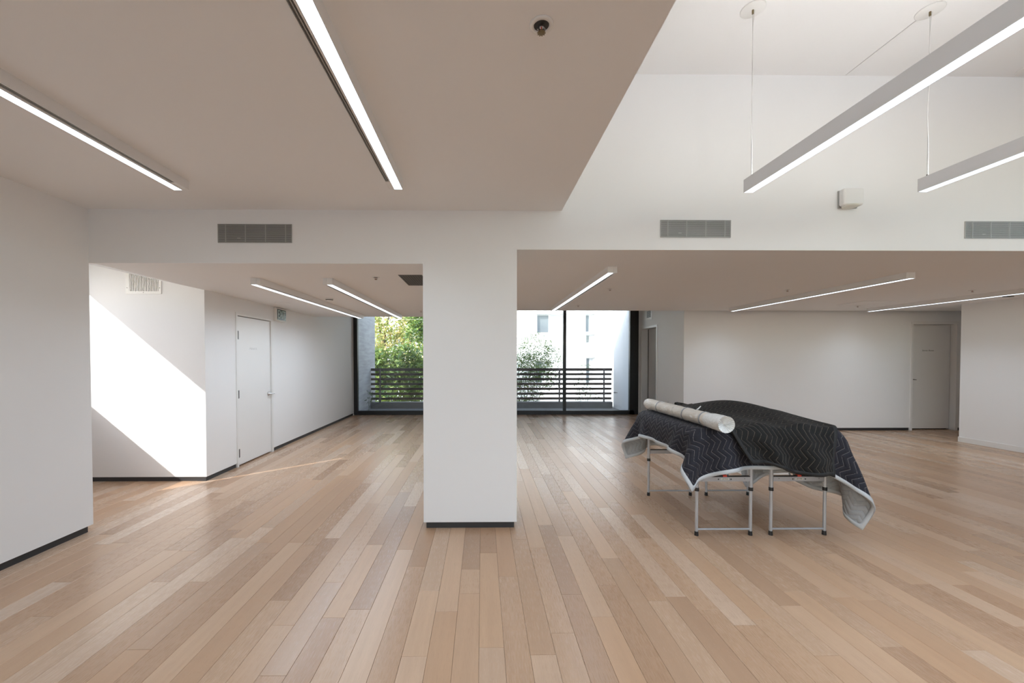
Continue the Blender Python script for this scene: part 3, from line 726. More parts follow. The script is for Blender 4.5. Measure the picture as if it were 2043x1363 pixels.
sprinkler(0.228, 1.548, HC, 'ceiling sprinkler alone on the low entry ceiling', True)
sprinkler(-1.073, 4.059, HL, 'ceiling sprinkler in the hallway beside the dark mesh grille')
sprinkler(-1.061, 6.96, HL, 'ceiling sprinkler in the hallway close to the window')
sprinkler(1.746, 5.438, HR, 'ceiling sprinkler by the middle of the strip light beside the pillar')
sprinkler(1.727, 7.163, HR, 'ceiling sprinkler near the window, by the strip light beside the pillar')
sprinkler(4.232, 5.496, HR, 'ceiling sprinkler left of the strip light above the back wall')
sprinkler(6.829, 7.191, HR, 'ceiling sprinkler beside the faint ceiling access panel')
sprinkler(6.855, 5.514, HR, 'ceiling sprinkler by the strip light closest to the projecting wall')

t = empty('smoke_detector', (-2.11, 5.548, HL), 'dark ringed smoke detector between the two hallway strip lights', 'detector')
MB().lathe([(0.0, 0), (0.052, 0), (0.054, -0.006), (0.050, -0.014)], (-2.11, 5.548, HL), 28).build('base', 'plastic_white', t)
MB().lathe([(0.050, -0.014), (0.044, -0.024), (0.0, -0.024)], (-2.11, 5.548, HL), 28).build('vent_ring', 'vent_dark', t)
MB().lathe([(0.048, -0.024), (0.040, -0.034), (0.012, -0.038), (0.0, -0.046)], (-2.11, 5.548, HL), 28).build('cap', 'plastic_white', t)
t = empty('ceiling_disc', (-2.99, 6.0, HL), 'flat pale disc on the hallway ceiling by the exit sign', 'speaker')
MB().lathe([(0.0, 0), (0.105, 0), (0.103, -0.006), (0.095, -0.008), (0.0, -0.008)], (-2.98, 6.0, HL), 32).build('cover', 'ceiling_paint', t)
t = empty('ceiling_disc', (4.705, 3.385, HU), 'round white cover disc on the high ceiling', 'cover')
MB().lathe([(0.0, 0), (0.078, 0), (0.078, -0.004), (0.074, -0.007), (0.0, -0.007)], (4.66, 3.385, HU), 32).build('cover', 'plastic_white', t)
t = empty('ceiling_strobe', (8.08, 6.05, HR), 'small dark device on the low ceiling beside the projecting wall', 'detector')
MB().bbox(8.02, 8.14, 6.02, 6.08, HR - 0.014, HR, 0.004, 1).build('body', 'dark_steel', t)
t = empty('access_panel', (6.6, 6.80, HR), 'flush square access panel in the low ceiling', 'panel')
MB().box(6.36, 6.84, 6.58, 7.06, HR - 0.004, HR).build('hatch', 'ceiling_paint', t)
MB().box(6.34, 6.36, 6.56, 7.08, HR - 0.006, HR).box(6.84, 6.86, 6.56, 7.08, HR - 0.006, HR).box(6.36, 6.84, 6.56, 6.58, HR - 0.006, HR).box(6.36, 6.84, 7.06, 7.08, HR - 0.006, HR).build('hatch_rim', 'ceiling_paint', t)

# exit sign on the hallway wall
t = empty('exit_sign', (XR_, 6.61, 2.09), 'green exit sign in a pale box beside the hallway door', 'sign')
MB().bbox(XR_, XR_ + 0.045, 6.445, 6.775, 2.090, 2.306, 0.006, 2).build('case', 'plastic_white', t)
MB().box(XR_ + 0.0451, XR_ + 0.0475, 6.470, 6.752, 2.112, 2.284).build('face', 'exit_green', t)
text('lettering', 'EXIT', 0.185, 'exit_letter', t, (XR_ + 0.0480, 6.612, 2.198), ROT_XPOS, sx=0.66)


# ------------------------------------------------------------------ FOLDING TABLES
TZ = 0.900


def table(xc, label):
    y0, y1 = 3.32, 4.29; t = empty('folding_table', (xc, (y0 + y1) / 2, 0), label, 'table', 'folding tables under the blankets')
    rc = 0.10; pl = []
    for cx_, cy_, a0 in ((xc + 0.288 - rc, 4.385 - rc, 0), (xc - 0.288 + rc, 4.385 - rc, 90), (xc - 0.288 + rc, 3.225 + rc, 180), (xc + 0.288 - rc, 3.225 + rc, 270)):
        pl += [(cx_ + rc * math.cos(math.radians(a0 + q * 18)), cy_ + rc * math.sin(math.radians(a0 + q * 18))) for q in range(6)]
    cxm, cym = xc, 3.805; ins = [(cxm + (x - cxm) * 0.955, cym + (y - cym) * 0.978) for x, y in pl]
    n_ = len(pl); tp = MB(); tp._add([(x, y, TZ - 0.066) for x, y in pl] + [(x, y, TZ - 0.042) for x, y in pl] + [(x, y, TZ - 0.022) for x, y in ins],
        [tuple(range(n_))[::-1], tuple(range(2 * n_, 3 * n_))] + [(k_ * n_ + i, k_ * n_ + (i + 1) % n_, (k_ + 1) * n_ + (i + 1) % n_, (k_ + 1) * n_ + i) for k_ in (0, 1) for i in range(n_)])
    tp.build('tabletop', 'table_plastic', t)
    for y in (y0, y1):
        for s in (-1, 1):
            x = xc + s * 0.229
            lg = MB().tube([(x, y, 0.40), (x, y, TZ - 0.066)], 0.0150, 14).tube([(x, y, 0.02), (x, y, 0.41)], 0.0122, 14).build('leg', 'leg_grey', t)
            MB().tube([(x, y, 0.378), (x, y, 0.407)], 0.0178, 14).build('collar', 'black_plastic', lg)
            MB().tube([(x, y, 0.0), (x, y, 0.036)], [0.0165, 0.0150], 14).build('foot', 'black_plastic', lg)
        MB().tube([(xc - 0.229, y, 0.052), (xc + 0.229, y, 0.052)], 0.0085, 12).build('lower_bar', 'leg_grey', t)
        fy = -1 if y == y0 else 1
        cb = MB().box(xc - 0.216, xc + 0.216, y - 0.010, y + 0.010, 0.459, 0.497).build('crossbar', 'leg_grey', t)
        MB().box(xc - 0.216, xc + 0.216, y - 0.011, y + 0.011, 0.497, 0.5035).prism([(xc - 0.040, 0.5035), (xc + 0.045, 0.5035), (xc + 0.025, 0.5095), (xc - 0.022, 0.5095)], 'y', y - 0.011, y + 0.011).build('edge_strip', 'black_plastic', cb)
        MB().box(xc - 0.014, xc + 0.018, y - 0.013, y + 0.013, 0.498, 0.5135).build('latch', 'red_plastic', cb)
        if fy < 0:
            MB().bbox(xc - 0.032, xc + 0.034, y - 0.0118, y - 0.010, 0.471, 0.4875, 0.0006, 1).build('label_plate', 'label_light', cb)
            text('lettering', 'LIFETIME', 0.0150, 'print_black', cb, (xc + 0.001, y - 0.0121, 0.4792), ROT_FRONT, extrude=0.0003, sx=0.92)
            for q in (-0.052, 0.054): MB().lathe([(0, 0.002), (0.0055, 0.001), (0.0055, 0), (0, 0)], (xc + q, y - 0.010, 0.478), 10, (0, -1, 0)).build('rivet', 'black_plastic', cb)
            for q in (-0.17, 0.17): MB().lathe([(0, 0.0015), (0.0035, 0.001), (0.0035, 0), (0, 0)], (xc + q, y - 0.010, 0.482), 10, (0, -1, 0)).build('screw', 'dark_steel', cb)
    for s in (-1, 1): MB().tube([(xc + s * 0.05, y0 + 0.01, 0.48), (xc + s * 0.05, y0 + 0.26, TZ - 0.067)], 0.007, 8).build('brace', 'leg_grey', t)
    return t


table(2.037, 'grey legged folding table under the wrapped roll')
table(2.668, 'grey legged folding table under the drooping blanket corner')


# ------------------------------------------------------------------ BLANKETS (cloth settled by a small solver)
def settle(nx, ny, h, P, collide, steps=420, iters=14, bend=0.35, seed=1, grip=0.9):
    rng = np.random.default_rng(seed); P = P.astype(float); P += rng.normal(0, 0.0006, P.shape); Q = P.copy(); dt2 = (1 / 60.) ** 2 * 0.55

    def con(A, Bv, L, k):
        d = Bv - A; l = np.sqrt((d * d).sum(-1, keepdims=True)) + 1e-9; c = d * ((l - L) / l) * (0.5 * k)
        A += c; Bv -= c

    def lines(sl, L, k, step):
        for ph in range(2 * step):
            a = sl(ph, step)
            if a is not None: con(a[0], a[1], L, k)

    for it in range(steps):
        damp = 0.96 if it < steps * 0.7 else 0.90
        V = (P - Q) * damp; Q = P.copy(); P = P + V; P[..., 2] -= 9.8 * dt2
        for _ in range(iters):
            for s in (0, 1):
                n = (nx - s) // 2; con(P[s:s + 2 * n:2], P[s + 1:s + 2 * n:2], h, 1.0)
                n = (ny - s) // 2; con(P[:, s:s + 2 * n:2], P[:, s + 1:s + 2 * n:2], h, 1.0)
            for s in (0, 1):
                n = (nx - s) // 2; A = P[s:s + 2 * n:2]; Bv = P[s + 1:s + 2 * n:2]
                con(A[:, :-1], Bv[:, 1:], h * math.sqrt(2), 0.45); con(A[:, 1:], Bv[:, :-1], h * math.sqrt(2), 0.45)
            for D in (2, 4):
                for s in range(2 * D):
                    if s >= D: continue
                    i = [q for q in range(nx - D) if (q // D) % 2 == 0]; j = [q for q in range(nx - D) if (q // D) % 2 == 1]
                    for idx in (i, j):
                        if s: break
                        A = P[idx]; Bv = P[[q + D for q in idx]]; d = Bv - A; l = np.sqrt((d * d).sum(-1, keepdims=True)) + 1e-9; c = d * ((l - h * D) / l) * (0.5 * bend)
                        c = np.where(l < h * D, c, 0); np.add.at(P, (idx,), c); np.add.at(P, ([q + D for q in idx],), -c)
                    i = [q for q in range(ny - D) if (q // D) % 2 == 0]; j = [q for q in range(ny - D) if (q // D) % 2 == 1]
                    for idx in (i, j):
                        if s: break
                        i2 = [q + D for q in idx]
                        A = P[:, idx]; Bv = P[:, i2]; d = Bv - A; l = np.sqrt((d * d).sum(-1, keepdims=True)) + 1e-9; c = d * ((l - h * D) / l) * (0.5 * bend)
                        c = np.where(l < h * D, c, 0); P[:, idx] += c; P[:, i2] -= c
        hit = collide(P); top = hit & (P[..., 2] > grip)
        P[..., :2] = np.where(top[..., None], Q[..., :2] + (P[..., :2] - Q[..., :2]) * 0.06, P[..., :2])
        Q = np.where(hit[..., None], Q + (P - Q) * 0.9, Q)
    return P


def box_collider(lo, hi, r, top=None):
    lo = np.array(lo, float); hi = np.array(hi, float); c = (lo + hi) / 2; e = (hi - lo) / 2 - r

    def fn(P):
        hit = np.zeros(P.shape[:2], bool)
        d = P - c; q = np.abs(d) - e; qm = np.maximum(q, 0); dist = np.sqrt((qm * qm).sum(-1)) - r
        ins = (q.max(-1) < 0); out = (~ins) & (dist < 0)
        n = qm / (np.sqrt((qm * qm).sum(-1, keepdims=True)) + 1e-9) * np.sign(d)
        P[out] -= (n * dist[..., None])[out]
        ax = q.argmax(-1)
        for k in range(3):
            m = ins & (ax == k)
            P[m, k] = c[k] + np.sign(d[m, k]) * (e[k] + r)
        hit |= ins | out
        if top is not None:
            inside = (P[..., 0] > lo[0]) & (P[..., 0] < hi[0]) & (P[..., 1] > lo[1]) & (P[..., 1] < hi[1])
            z = top(P[..., 0], P[..., 1]); m = inside & (P[..., 2] < z) & (P[..., 2] > hi[2] - 0.15); P[m, 2] = z[m]; hit |= m
        fl = P[..., 2] < 0.012; P[fl, 2] = 0.012
        return hit | fl
    return fn


def front_keeper(base, C, y_lim, gap):
    """keeps a cloth in front of another cloth C that already hangs down the near side"""
    X, Z = C[..., 0].ravel(), C[..., 2].ravel(); Y = C[..., 1].ravel(); m = (Y < y_lim) & (Z < TZ + 0.02)
    gx = np.arange(1.3, 3.6, 0.03); gz = np.arange(-0.02, 1.05, 0.03); G = np.full((len(gx), len(gz)), 9.0)
    for x, y, z in zip(X[m], Y[m], Z[m]):
        i, j = int((x - 1.3) / 0.03), int((z + 0.02) / 0.03)
        a, b, c_, d_ = max(i - 1, 0), i + 2, max(j - 1, 0), j + 2; G[a:b, c_:d_] = np.minimum(G[a:b, c_:d_], y)

    def fn(P):
        hit = base(P)
        i = np.clip(((P[..., 0] - 1.3) / 0.03).astype(int), 0, len(gx) - 1); j = np.clip(((P[..., 2] + 0.02) / 0.03).astype(int), 0, len(gz) - 1)
        g = G[i, j] - gap; m2 = (P[..., 1] > g) & (P[..., 1] < y_lim) & (g < 8) & (P[..., 2] < TZ - 0.01); P[m2, 1] = g[m2]
        return hit
    return fn


def grid_cloth(cx, cy, z, wx, wy, h, rot):
    nx, ny = int(round(wx / h)) + 1, int(round(wy / h)) + 1
    a = (np.arange(nx) - (nx - 1) / 2) * h; b = (np.arange(ny) - (ny - 1) / 2) * h
    A, Bv = np.meshgrid(a, b, indexing='ij'); c, s = math.cos(rot), math.sin(rot)
    return nx, ny, np.stack([cx + A * c - Bv * s, cy + A * s + Bv * c, np.full_like(A, z)], -1)


def cloth_object(name, P, h, mats, parent, thick, ring=None, ringmat=None, ringthick=0.02, sub=1, ringname='binding'):
    nx, ny = P.shape[:2]; vs = P.reshape(-1, 3).tolist(); I = lambda i, j: i * ny + j

    def mk(nm, cells, ml, th, off, inner):
        me = bpy.data.meshes.new(nm); fs = [(I(i, j), I(i + 1, j), I(i + 1, j + 1), I(i, j + 1)) for i, j in cells]
        used = sorted({q for f in fs for q in f}); mp = {q: k for k, q in enumerate(used)}
        me.from_pydata([vs[q] for q in used], [], [tuple(mp[q] for q in f) for f in fs])
        uv = me.uv_layers.new(name='cloth')
        for lp in me.loops:
            q = used[lp.vertex_index]; uv.data[lp.index].uv = ((q // ny) * h, (q % ny) * h)
        me.polygons.foreach_set('use_smooth', [True] * len(fs))
        for m in ml: me.materials.append(MATS[m])
        o = bpy.data.objects.new(nm, me); COL.objects.link(o)
        if parent is not None: o.parent = parent; o.matrix_parent_inverse = parent.matrix_world.inverted()
        sb = o.modifiers.new('smooth', 'SUBSURF'); sb.levels = sub; sb.render_levels = sub; sb.boundary_smooth = 'PRESERVE_CORNERS'
        so_ = o.modifiers.new('thick', 'SOLIDIFY'); so_.thickness = th; so_.offset = off
        if inner: so_.material_offset = 1; so_.material_offset_rim = 1
        return o
    allc = [(i, j) for i in range(nx - 1) for j in range(ny - 1)]
    o = mk(name, allc, mats, thick, 0.0, len(mats) > 1)
    if ring:
        rc = [(i, j) for i, j in allc if i < ring or j < ring or i >= nx - 1 - ring or j >= ny - 1 - ring]
        mk(ringname, rc, [ringmat], ringthick, 0.0, False)
    return o


HB = 0.030
LOX, HIX, LOY, HIY = 1.708, 2.999, 3.178, 4.432
nx, ny, P = grid_cloth(2.495, 3.850, TZ + 0.03, 1.98, 1.86, HB, math.radians(0.6))
P = settle(nx, ny, HB, P, box_collider((LOX, LOY, -0.5), (HIX, HIY, TZ + 0.014), 0.020), steps=300, iters=9, seed=3, bend=0.16)
nb = empty('moving_blanket', (2.35, 3.8, TZ), 'navy quilted moving blanket with grey binding over the folding tables', 'blanket')
cloth_object('quilted_cloth', P, HB, ['quilt_navy', 'quilt_grey'], nb, 0.010, 1, 'binding_grey', 0.018)

mound = lambda x, y: TZ + 0.034 + 0.125 * np.exp(-((x - 2.50) / 0.40) ** 2 - ((y - 4.02) / 0.40) ** 2) + 0.03 * np.exp(-((x - 2.70) / 0.14) ** 2 - ((y - 3.60) / 0.25) ** 2)
nx, ny, P2 = grid_cloth(2.49, 3.72, TZ + 0.20, 0.87, 1.75, 0.029, math.radians(-8))
P2 = settle(nx, ny, 0.029, P2, front_keeper(box_collider((LOX - 0.02, LOY - 0.022, -0.5), (HIX + 0.02, HIY + 0.02, TZ + 0.034), 0.026, mound), P, 3.24, 0.022), steps=300, iters=9, seed=8, bend=0.08)
# gathers: the hanging end is pulled together into deep upright folds that run out over the top
tt = np.clip((TZ + 0.03 - P2[..., 2]) / 0.30, 0, 1) * (P2[..., 1] < 3.3); ss = np.clip((P2[..., 0] - 1.98) / 0.86, 0, 1)
wv = 0.5 + 0.5 * np.cos(2 * np.pi * (ss - 0.30) / 0.40 + 0.25 * np.sin(6 * tt)); rise = np.clip((3.75 - P2[..., 1]) / 0.5, 0, 1)
P2[..., 1] -= tt ** 0.7 * (0.012 + 0.075 * wv ** 1.5) * (0.35 + 0.65 * np.sin(np.pi * np.clip(ss, 0.05, 0.95)))
P2[..., 2] += (1 - tt) * rise * 0.030 * wv ** 1.5 * (P2[..., 2] > TZ)
P2[..., 0] += tt * (0.17 * (1 - ss) - 0.07 * ss)
P2[..., 2] += tt * 0.018 * np.sin(ss * 9.0)
bb = empty('moving_blanket', (2.46, 3.72, TZ), 'black quilted moving blanket heaped on top of the navy one', 'blanket')
cloth_object('quilted_cloth', P2, 0.029, ['quilt_black'], bb, 0.010, 1, 'hem_black', 0.015, ringname='hem')

# ------------------------------------------------------------------ WRAPPED ROLL
RR = 0.058
ra, rb = Vector((1.862, 4.46, TZ + 0.085)), Vector((1.885, 3.045, TZ + 0.083))
rt = empty('wrapped_roll', tuple((ra + rb) / 2 - Vector((0, 0, RR))), 'long roll wrapped in clear plastic with grey tape bands', 'roll')
random.seed(5)


def roll_tube(t0, t1, n, r, jit, ns=28):
    mb = MB(); vs = []; d = (rb - ra); ax = d.normalized(); u = ax.orthogonal().normalized(); v = ax.cross(u)
    for i in range(n):
        c_ = ra + d * (t0 + (t1 - t0) * i / (n - 1)); rr = r if not callable(r) else r(i / (n - 1))
        for k_ in range(ns):
            a = 2 * math.pi * k_ / ns
            q = rr + jit * (math.sin(a * 3 + i * 0.7) * 0.4 + math.sin(a * 5 - i * 1.3) * 0.3 + random.uniform(-0.3, 0.3))
            vs.append(c_ + (u * math.cos(a) + v * math.sin(a)) * q)
    mb._add(vs, [(i * ns + k_, i * ns + (k_ + 1) % ns, (i + 1) * ns + (k_ + 1) % ns, (i + 1) * ns + k_) for i in range(n - 1) for k_ in range(ns)], True)
    return mb


roll_tube(0.03, 0.88, 60, RR, 0.0022).build('wrapped_body', 'plastic_wrap', rt)
roll_tube(0.0, 0.035, 6, lambda s: RR * (0.72 + 0.28 * math.sqrt(s)), 0.002).lathe([(0, 0), (RR * 0.74, 0.0)], tuple(ra), 28, tuple(rb - ra)).build('folded_end', 'plastic_clear', rt)
roll_tube(0.84, 1.0, 12, lambda s: RR * (1.03 + 0.10 * math.sin(min(1, s * 1.3) * math.pi * 0.5)), 0.003).build('loose_plastic', 'plastic_clear', rt)
ax = (rb - ra).normalized()
cone = MB(); u_ = ax.orthogonal().normalized(); v_ = ax.cross(u_); NS = 44; vs_ = []
for qi, (rr_, hh_) in enumerate(((1.13, 0.0), (1.06, -0.004), (0.9, -0.012), (0.62, -0.022), (0.30, -0.034), (0.06, -0.040))):
    for k_ in range(NS):
        an_ = 2 * math.pi * k_ / NS; dz_ = (0.0045 if k_ % 2 else -0.0045) * (0 if qi == 0 else 1) * min(1, rr_ * 1.6) + random.uniform(-0.001, 0.001)
        vs_.append(rb + ax * (hh_ + dz_) + (u_ * math.cos(an_) + v_ * math.sin(an_)) * RR * rr_)
cone._add(vs_, [(i * NS + k_, i * NS + (k_ + 1) % NS, (i + 1) * NS + (k_ + 1) % NS, (i + 1) * NS + k_) for i in range(5) for k_ in range(NS)] + [tuple(range(5 * NS, 6 * NS))], False)
cone.build('gathered_end', 'plastic_clear', rt)
for q, w_ in ((0.235, 0.0075), (0.60, 0.008), (0.80, 0.009)):
    c_ = ra + (rb - ra) * q
    MB().lathe([(RR + 0.0015, -w_), (RR + 0.0042, -w_), (RR + 0.0042, w_), (RR + 0.0015, w_)], tuple(c_), 28, tuple(ax)).build('tape_band', 'tape_grey', rt)
p = ra + (rb - ra) * 0.66 + Vector((0.03, 0, RR * 0.9))
MB().prism([(0, 0), (0.02, 0.002), (0.045, 0.03), (0.04, 0.034), (0.015, 0.012)], 'y', -0.002, 0.002).build('plastic_flap', 'plastic_clear', rt).location = p

# white box on the floor behind the tables
t = empty('floor_box', (3.6, 5.12, 0), 'low white box on the floor behind the draped tables', 'box')
MB().bbox(3.322, 3.93, 5.025, 5.30, 0.0, 0.14, 0.004, 1).build('carton', 'carton_white', t)
MB().bbox(3.316, 3.936, 5.019, 5.306, 0.14, 0.175, 0.004, 1).build('lid', 'carton_white', t)

# ------------------------------------------------------------------ OUTSIDE
struct('added_sky_eave', MB().box(-6.36, -5.1, 1.75, 4.9, 3.72, 3.9).box(-5.25, -5.1, 1.75, 4.9, 2.95, 3.72), 'stucco', 'white eave added unseen to cut the sky at the alcove window', 'roof')  # unseen slab added to limit skylight into the alcove
struct('added_sun_canopy', MB().box(XLW - 0.4, 9.2, YS - 2.2, YS - 0.2, 4.05, 4.2), 'stucco', 'white canopy added unseen to keep sun off the street windows', 'roof')  # unseen slab added to block direct sun and its warm floor bounce
struct('added_sky_screen', MB().box(-6.5, -6.36, 1.8, 4.9, -0.35, 2.22).box(-6.5, -5.25, 1.75, 1.9, -0.35, 3.72).box(-6.5, -5.25, 4.75, 4.9, -0.35, 3.72), 'concrete', 'grey screen walls added unseen to cut the sky at the alcove window', 'wall')  # unseen walls added to narrow the sky seen from the alcove
tag(MB().box(-60, 60, -60, 80, -0.5, -0.35).build('ground', 'asphalt'), 'pale ground outside the building', 'ground', kind='structure')
struct('floor_balcony', MB().box(-3.6, 4.4, YW + 0.07, 12.2, -0.34, -0.01), 'concrete', 'grey concrete balcony floor beyond the window', 'floor')
struct('wall_balcony_left', MB().box(-3.62, -3.30, YW + 0.08, 12.33, -0.34, 3.1), 'board_concrete', 'board marked grey concrete wall beside the balcony', 'wall')
struct('wall_balcony_right', MB().box(3.955, 4.4, YW + 0.08, 11.95, -0.34, 3.1), 'stucco_grey', 'smooth pale wall closing the other end of the balcony', 'wall')
t = empty('railing', (0.3, 11.85, 0), 'dark horizontal slat railing along the balcony', 'railing')
MB().box(-3.295, 3.88, 11.80, 12.02, -0.01, 0.172).build('kerb', 'concrete', t)
for i in range(7):
    z1 = 1.178 - 0.1446 * i
    MB().box(-3.29, 3.86 if i else 3.88, 11.84, 11.868, z1 - (0.078 if i == 0 else 0.068), z1).build('slat', 'rail_wood', t)
for x in (-3.02, -1.05, 0.55, 2.30, 3.63): MB().box(x - 0.022, x + 0.022, 11.815, 11.84, 0.172, 1.15).build('post', 'rail_post', t)
t = empty('wall_bracket', (3.95, 11.6, 0.45), 'small dark rod bracket on the pale balcony wall', 'bracket')
MB().tube([(3.955, 11.6, 0.47), (3.80, 11.62, 0.478)], 0.008, 8).tube([(3.88, 11.6, 0.44), (3.88, 11.6, 0.50)], 0.006, 8).build('rod', 'dark_steel', t)

# white building across
bd = empty('white_building', (4.0, 18.0, -0.35), 'white stucco building with deep set windows across the way', 'building')
wn = [(2.46, 3.70, 2.58, 3.46), (4.67, 5.09, 2.62, 3.46), (4.69, 5.09, 2.12, 2.54), (4.70, 5.10, 0.2, 1.50), (0.9, 1.42, 3.05, 4.0), (2.4, 3.1, 0.3, 1.35), (2.46, 3.70, 4.6, 5.6)]
xs = sorted({-0.8, 12.0} | {v for q in wn for v in q[:2]}); zs = sorted({-0.35, 6.0} | {v for q in wn for v in q[2:]})
mb = MB()
for xa, xb in zip(xs[:-1], xs[1:]):
    for za, zb in zip(zs[:-1], zs[1:]):
        if any(q[0] - 1e-6 <= xa and xb <= q[1] + 1e-6 and q[2] - 1e-6 <= za and zb <= q[3] + 1e-6 for q in wn): continue
        mb.box(xa, xb, 18.0, 18.3, za, zb)
mb.build('facade', 'stucco', bd)
MB().box(-0.8, 12, 18.3, 26, -0.35, 6.0).build('block', 'stucco', bd)
for x0, x1, z0, z1 in wn:
    f = MB().box(x0, x0 + 0.05, 18.14, 18.2, z0, z1).box(x1 - 0.05, x1, 18.14, 18.2, z0, z1).box(x0 + 0.05, x1 - 0.05, 18.14, 18.2, z0, z0 + 0.05).box(x0 + 0.05, x1 - 0.05, 18.14, 18.2, z1 - 0.05, z1)
    if x1 - x0 > 1: f.box((x0 + x1) / 2 - 0.06, (x0 + x1) / 2 + 0.02, 18.14, 18.2, z0 + 0.05, z1 - 0.05)
    f = f.build('window', 'plastic_white', bd)
    MB().box(x0 + 0.05, x0 + (x1 - x0) * 0.47, 18.165, 18.175, z0 + 0.05, z1 - 0.05).build('pane', 'window_dark', f)
    MB().box(x0 + (x1 - x0) * 0.47, x1 - 0.05, 18.160, 18.170, z0 + 0.05, z1 - 0.05).build('pane', 'window_blind', f)
    MB().box(x0 - 0.03, x1 + 0.12, 17.94, 18.0, z1 + 0.0, z1 + 0.05).build('lintel', 'stucco_grey', f)
fb = empty('pale_house', (-8, 30, -0.35), 'pale house far behind the leafy trees', 'building')
MB().box(-14, -5.2, 30, 38, -0.35, 5.2).build('wall', 'far_wall', fb)
MB().prism([(-14.4, 5.2), (-4.8, 5.2), (-9.6, 7.4)], 'y', 29.6, 38.2).build('roof', 'stucco_grey', fb)
for x in (-12.6, -10.2, -7.8, -6.2):
    f = MB().box(x - 0.5, x + 0.5, 29.96, 30.0, 1.6, 3.4).build('window', 'plastic_white', fb); MB().box(x - 0.42, x + 0.42, 29.94, 29.96, 1.7, 3.3).build('pane', 'window_dark', f)


# ------------------------------------------------------------------ PLANTS
def leaves(name, n, blobs, length, width, mat, parent, seed, droop=0.4):
    rng = np.random.default_rng(seed); wts = np.array([b[3] * b[4] * b[5] for b in blobs]); wts = wts / wts.sum()
    bi = rng.choice(len(blobs), n, p=wts); bl = np.array(blobs)[bi]
    d = rng.normal(size=(n, 3)); d /= np.linalg.norm(d, axis=1, keepdims=True); rad = rng.uniform(0.25, 1.0, (n, 1)) ** 0.5
    c = bl[:, :3] + d * rad * bl[:, 3:6]
    dirn = rng.normal(size=(n, 3)); dirn[:, 2] = dirn[:, 2] * 0.6 - droop; dirn /= np.linalg.norm(dirn, axis=1, keepdims=True)
    sd_ = np.cross(dirn, rng.normal(size=(n, 3))); sd_ /= np.linalg.norm(sd_, axis=1, keepdims=True); nn = np.cross(dirn, sd_)
    L = length * rng.uniform(0.6, 1.25, (n, 1)); Wd = width * rng.uniform(0.7, 1.2, (n, 1))
    v = np.stack([c, c + dirn * L * 0.4 + sd_ * Wd / 2 + nn * Wd * 0.15, c + dirn * L + nn * L * 0.08 * -1, c + dirn * L * 0.4 - sd_ * Wd / 2 + nn * Wd * 0.15], 1).reshape(-1, 3)
    me = bpy.data.meshes.new(name); me.vertices.add(4 * n); me.vertices.foreach_set('co', v.astype('f').ravel())
    idx = np.arange(n)[:, None] * 4; tr = np.concatenate([idx + [0, 1, 2], idx + [0, 2, 3]], 1).reshape(-1)
    me.loops.add(6 * n); me.loops.foreach_set('vertex_index', tr.astype('i')); me.polygons.add(2 * n)
    me.polygons.foreach_set('loop_start', np.arange(0, 6 * n, 3).astype('i')); me.polygons.foreach_set('loop_total', np.full(2 * n, 3, 'i'))
    at = me.attributes.new('rnd', 'FLOAT', 'POINT'); at.data.foreach_set('value', np.repeat(rng.random(n), 4).astype('f'))
    me.update(); me.validate(); me.materials.append(MATS[mat])
    o = bpy.data.objects.new(name, me); COL.objects.link(o); o.parent = parent; o.matrix_parent_inverse = parent.matrix_world.inverted(); o['kind'] = 'stuff'
    return o


def plant(name, base, stems, n, blobs, length, width, mat, smat, label, cat, seed, r=0.02, droop=0.4, group=None):
    t = empty(name, base, label, cat, group)
    for s_ in stems:
        pts = [Vector(base)] + [Vector(q) for q in s_]; mid = []
        for a, b in zip(pts[:-1], pts[1:]): mid += [a, (a + b) / 2 + Vector((0.02, 0.0, 0.0))]
        mid.append(pts[-1]); nn = len(mid)
        MB().tube(mid, [r * (1 - 0.75 * i / (nn - 1)) for i in range(nn)], 7).build('stem', smat, t)
    leaves('foliage', n, blobs, length, width, mat, t, seed, droop); return t


plant('bamboo_shrub', (1.35, 13.2, -0.35), [[(1.2, 13.2, 1.0), (1.3, 13.2, 2.2)], [(1.6, 13.1, 1.0), (1.8, 13.1, 2.1)], [(1.9, 13.2, 0.9), (2.4, 13.2, 1.7)], [(0.9, 13.3, 1.0), (0.8, 13.3, 2.0)]], 7600,
      [(1.15, 13.2, 1.1, 0.75, 0.5, 0.62), (1.75, 13.2, 1.2, 0.55, 0.4, 0.55), (2.1, 13.2, 0.85, 0.5, 0.4, 0.5), (1.75, 13.2, 1.85, 0.65, 0.35, 0.50), (2.35, 13.2, 1.5, 0.35, 0.3, 0.4), (0.5, 13.3, 1.2, 0.6, 0.5, 0.8), (1.2, 13.2, 0.3, 0.9, 0.5, 0.5)], 0.135, 0.024, 'leaf_dark', 'cane',
      'dark bamboo shrub behind the railing before the white building', 'shrub', 21, 0.012)
plant('bamboo_shoot', (3.3, 12.5, -0.35), [[(3.3, 12.5, 0.6), (3.35, 12.5, 1.25)], [(3.2, 12.5, 0.6), (3.1, 12.5, 1.2)]], 340,
      [(3.2, 12.5, 1.16, 0.30, 0.2, 0.18), (3.15, 12.5, 0.6, 0.36, 0.2, 0.4), (3.3, 12.5, 0.2, 0.4, 0.2, 0.4)], 0.12, 0.022, 'leaf_dark', 'cane', 'thin bamboo shoots behind the railing before the narrow windows', 'shrub', 22, 0.008)
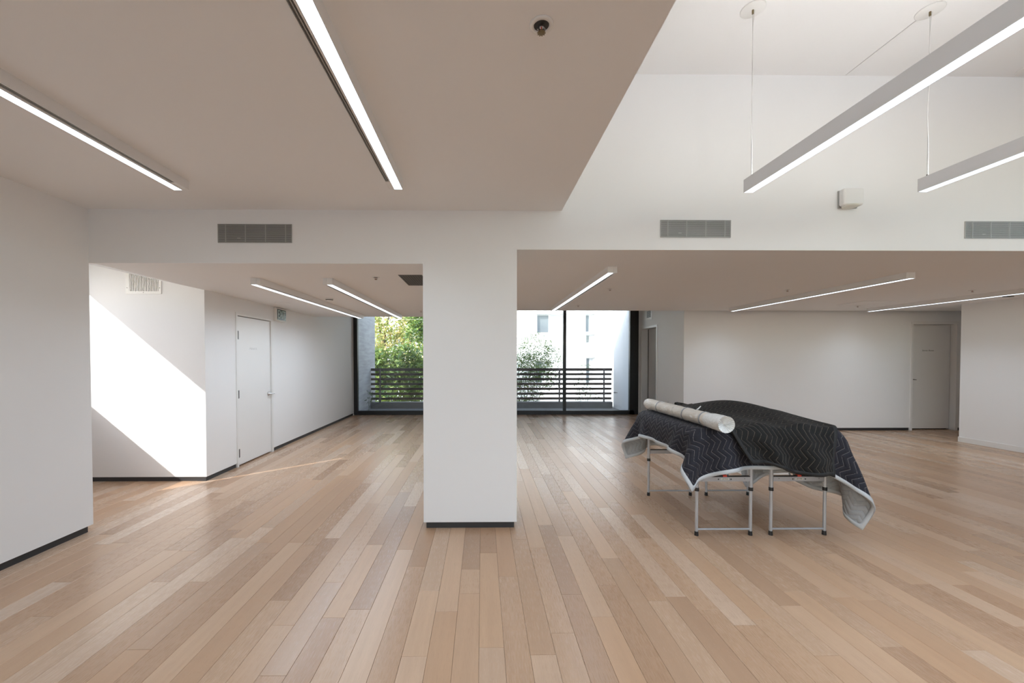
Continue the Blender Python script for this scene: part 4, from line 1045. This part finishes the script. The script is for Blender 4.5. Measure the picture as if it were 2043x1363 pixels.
plant('leafy_shrub', (-3.1, 13.6, -0.35), [[(-3.1, 13.6, 1.0), (-3.3, 13.6, 2.0)], [(-2.7, 13.5, 1.0), (-2.4, 13.5, 2.1)], [(-3.5, 13.7, 0.8), (-3.8, 13.7, 1.8)]], 4200,
      [(-3.3, 13.6, 1.25, 0.75, 0.5, 0.62), (-2.6, 13.6, 1.35, 0.6, 0.5, 0.65), (-3.7, 13.6, 1.0, 0.5, 0.5, 0.7), (-2.2, 13.6, 1.0, 0.5, 0.5, 0.6), (-3.0, 13.6, 0.3, 1.1, 0.5, 0.6)], 0.20, 0.075, 'leaf_mid', 'bark',
      'broad leaved green shrub close behind the balcony railing', 'shrub', 23, 0.025)
plant('young_tree', (-2.1, 15.0, -0.35), [[(-2.15, 15, 1.6), (-2.2, 15, 2.3), (-2.75, 15, 3.2)], [(-2.15, 15, 1.6), (-2.0, 15, 3.6)]], 3600,
      [(-2.1, 15, 3.0, 0.7, 0.5, 0.7), (-2.5, 15, 2.4, 0.4, 0.4, 0.35), (-1.9, 15, 2.0, 0.5, 0.4, 0.6), (-1.6, 15, 3.4, 0.7, 0.5, 0.6)], 0.16, 0.07, 'leaf_mid', 'bark',
      'slender young tree with forked trunk beside the green shrub', 'tree', 24, 0.045)
plant('autumn_tree', (-5.0, 20.5, -0.35), [[(-5.0, 20.5, 2.5), (-4.6, 20.5, 4.5)], [(-5.0, 20.5, 2.0), (-5.6, 20.5, 4.2)]], 5200,
      [(-4.6, 20.5, 3.4, 1.3, 1.0, 1.2), (-5.3, 20.5, 2.6, 1.0, 0.9, 1.0), (-3.6, 20.5, 2.9, 0.9, 0.9, 1.1), (-4.4, 20.5, 1.4, 1.6, 1.0, 1.2), (-4.0, 20.5, 4.6, 1.2, 1.0, 0.9)], 0.20, 0.10, 'leaf_yellow', 'bark',
      'yellow green tree turning orange behind the leafy shrub', 'tree', 25, 0.09)
plant('hedge_bush', (-3.6, 16.5, -0.35), [[(-3.6, 16.5, 0.6)], [(-3.0, 16.5, 0.5)]], 5200,
      [(-3.9, 16.5, 0.5, 1.0, 0.6, 0.7), (-2.6, 16.5, 0.5, 1.0, 0.6, 0.7), (-1.2, 16.5, 0.5, 1.0, 0.6, 0.7), (0.3, 15.5, 0.4, 0.9, 0.6, 0.7)], 0.13, 0.06, 'leaf_mid', 'bark', 'low sunlit hedge seen through the railing slats', 'hedge', 26, 0.03)
plant('corner_sprig', (-3.18, 11.2, 0.0), [[(-3.2, 11.2, 0.25), (-3.12, 11.25, 0.62)]], 26, [(-3.15, 11.22, 0.42, 0.08, 0.10, 0.20)], 0.11, 0.022, 'leaf_dark', 'cane', 'small dark sprig growing against the board marked wall', 'plant', 27, 0.006)
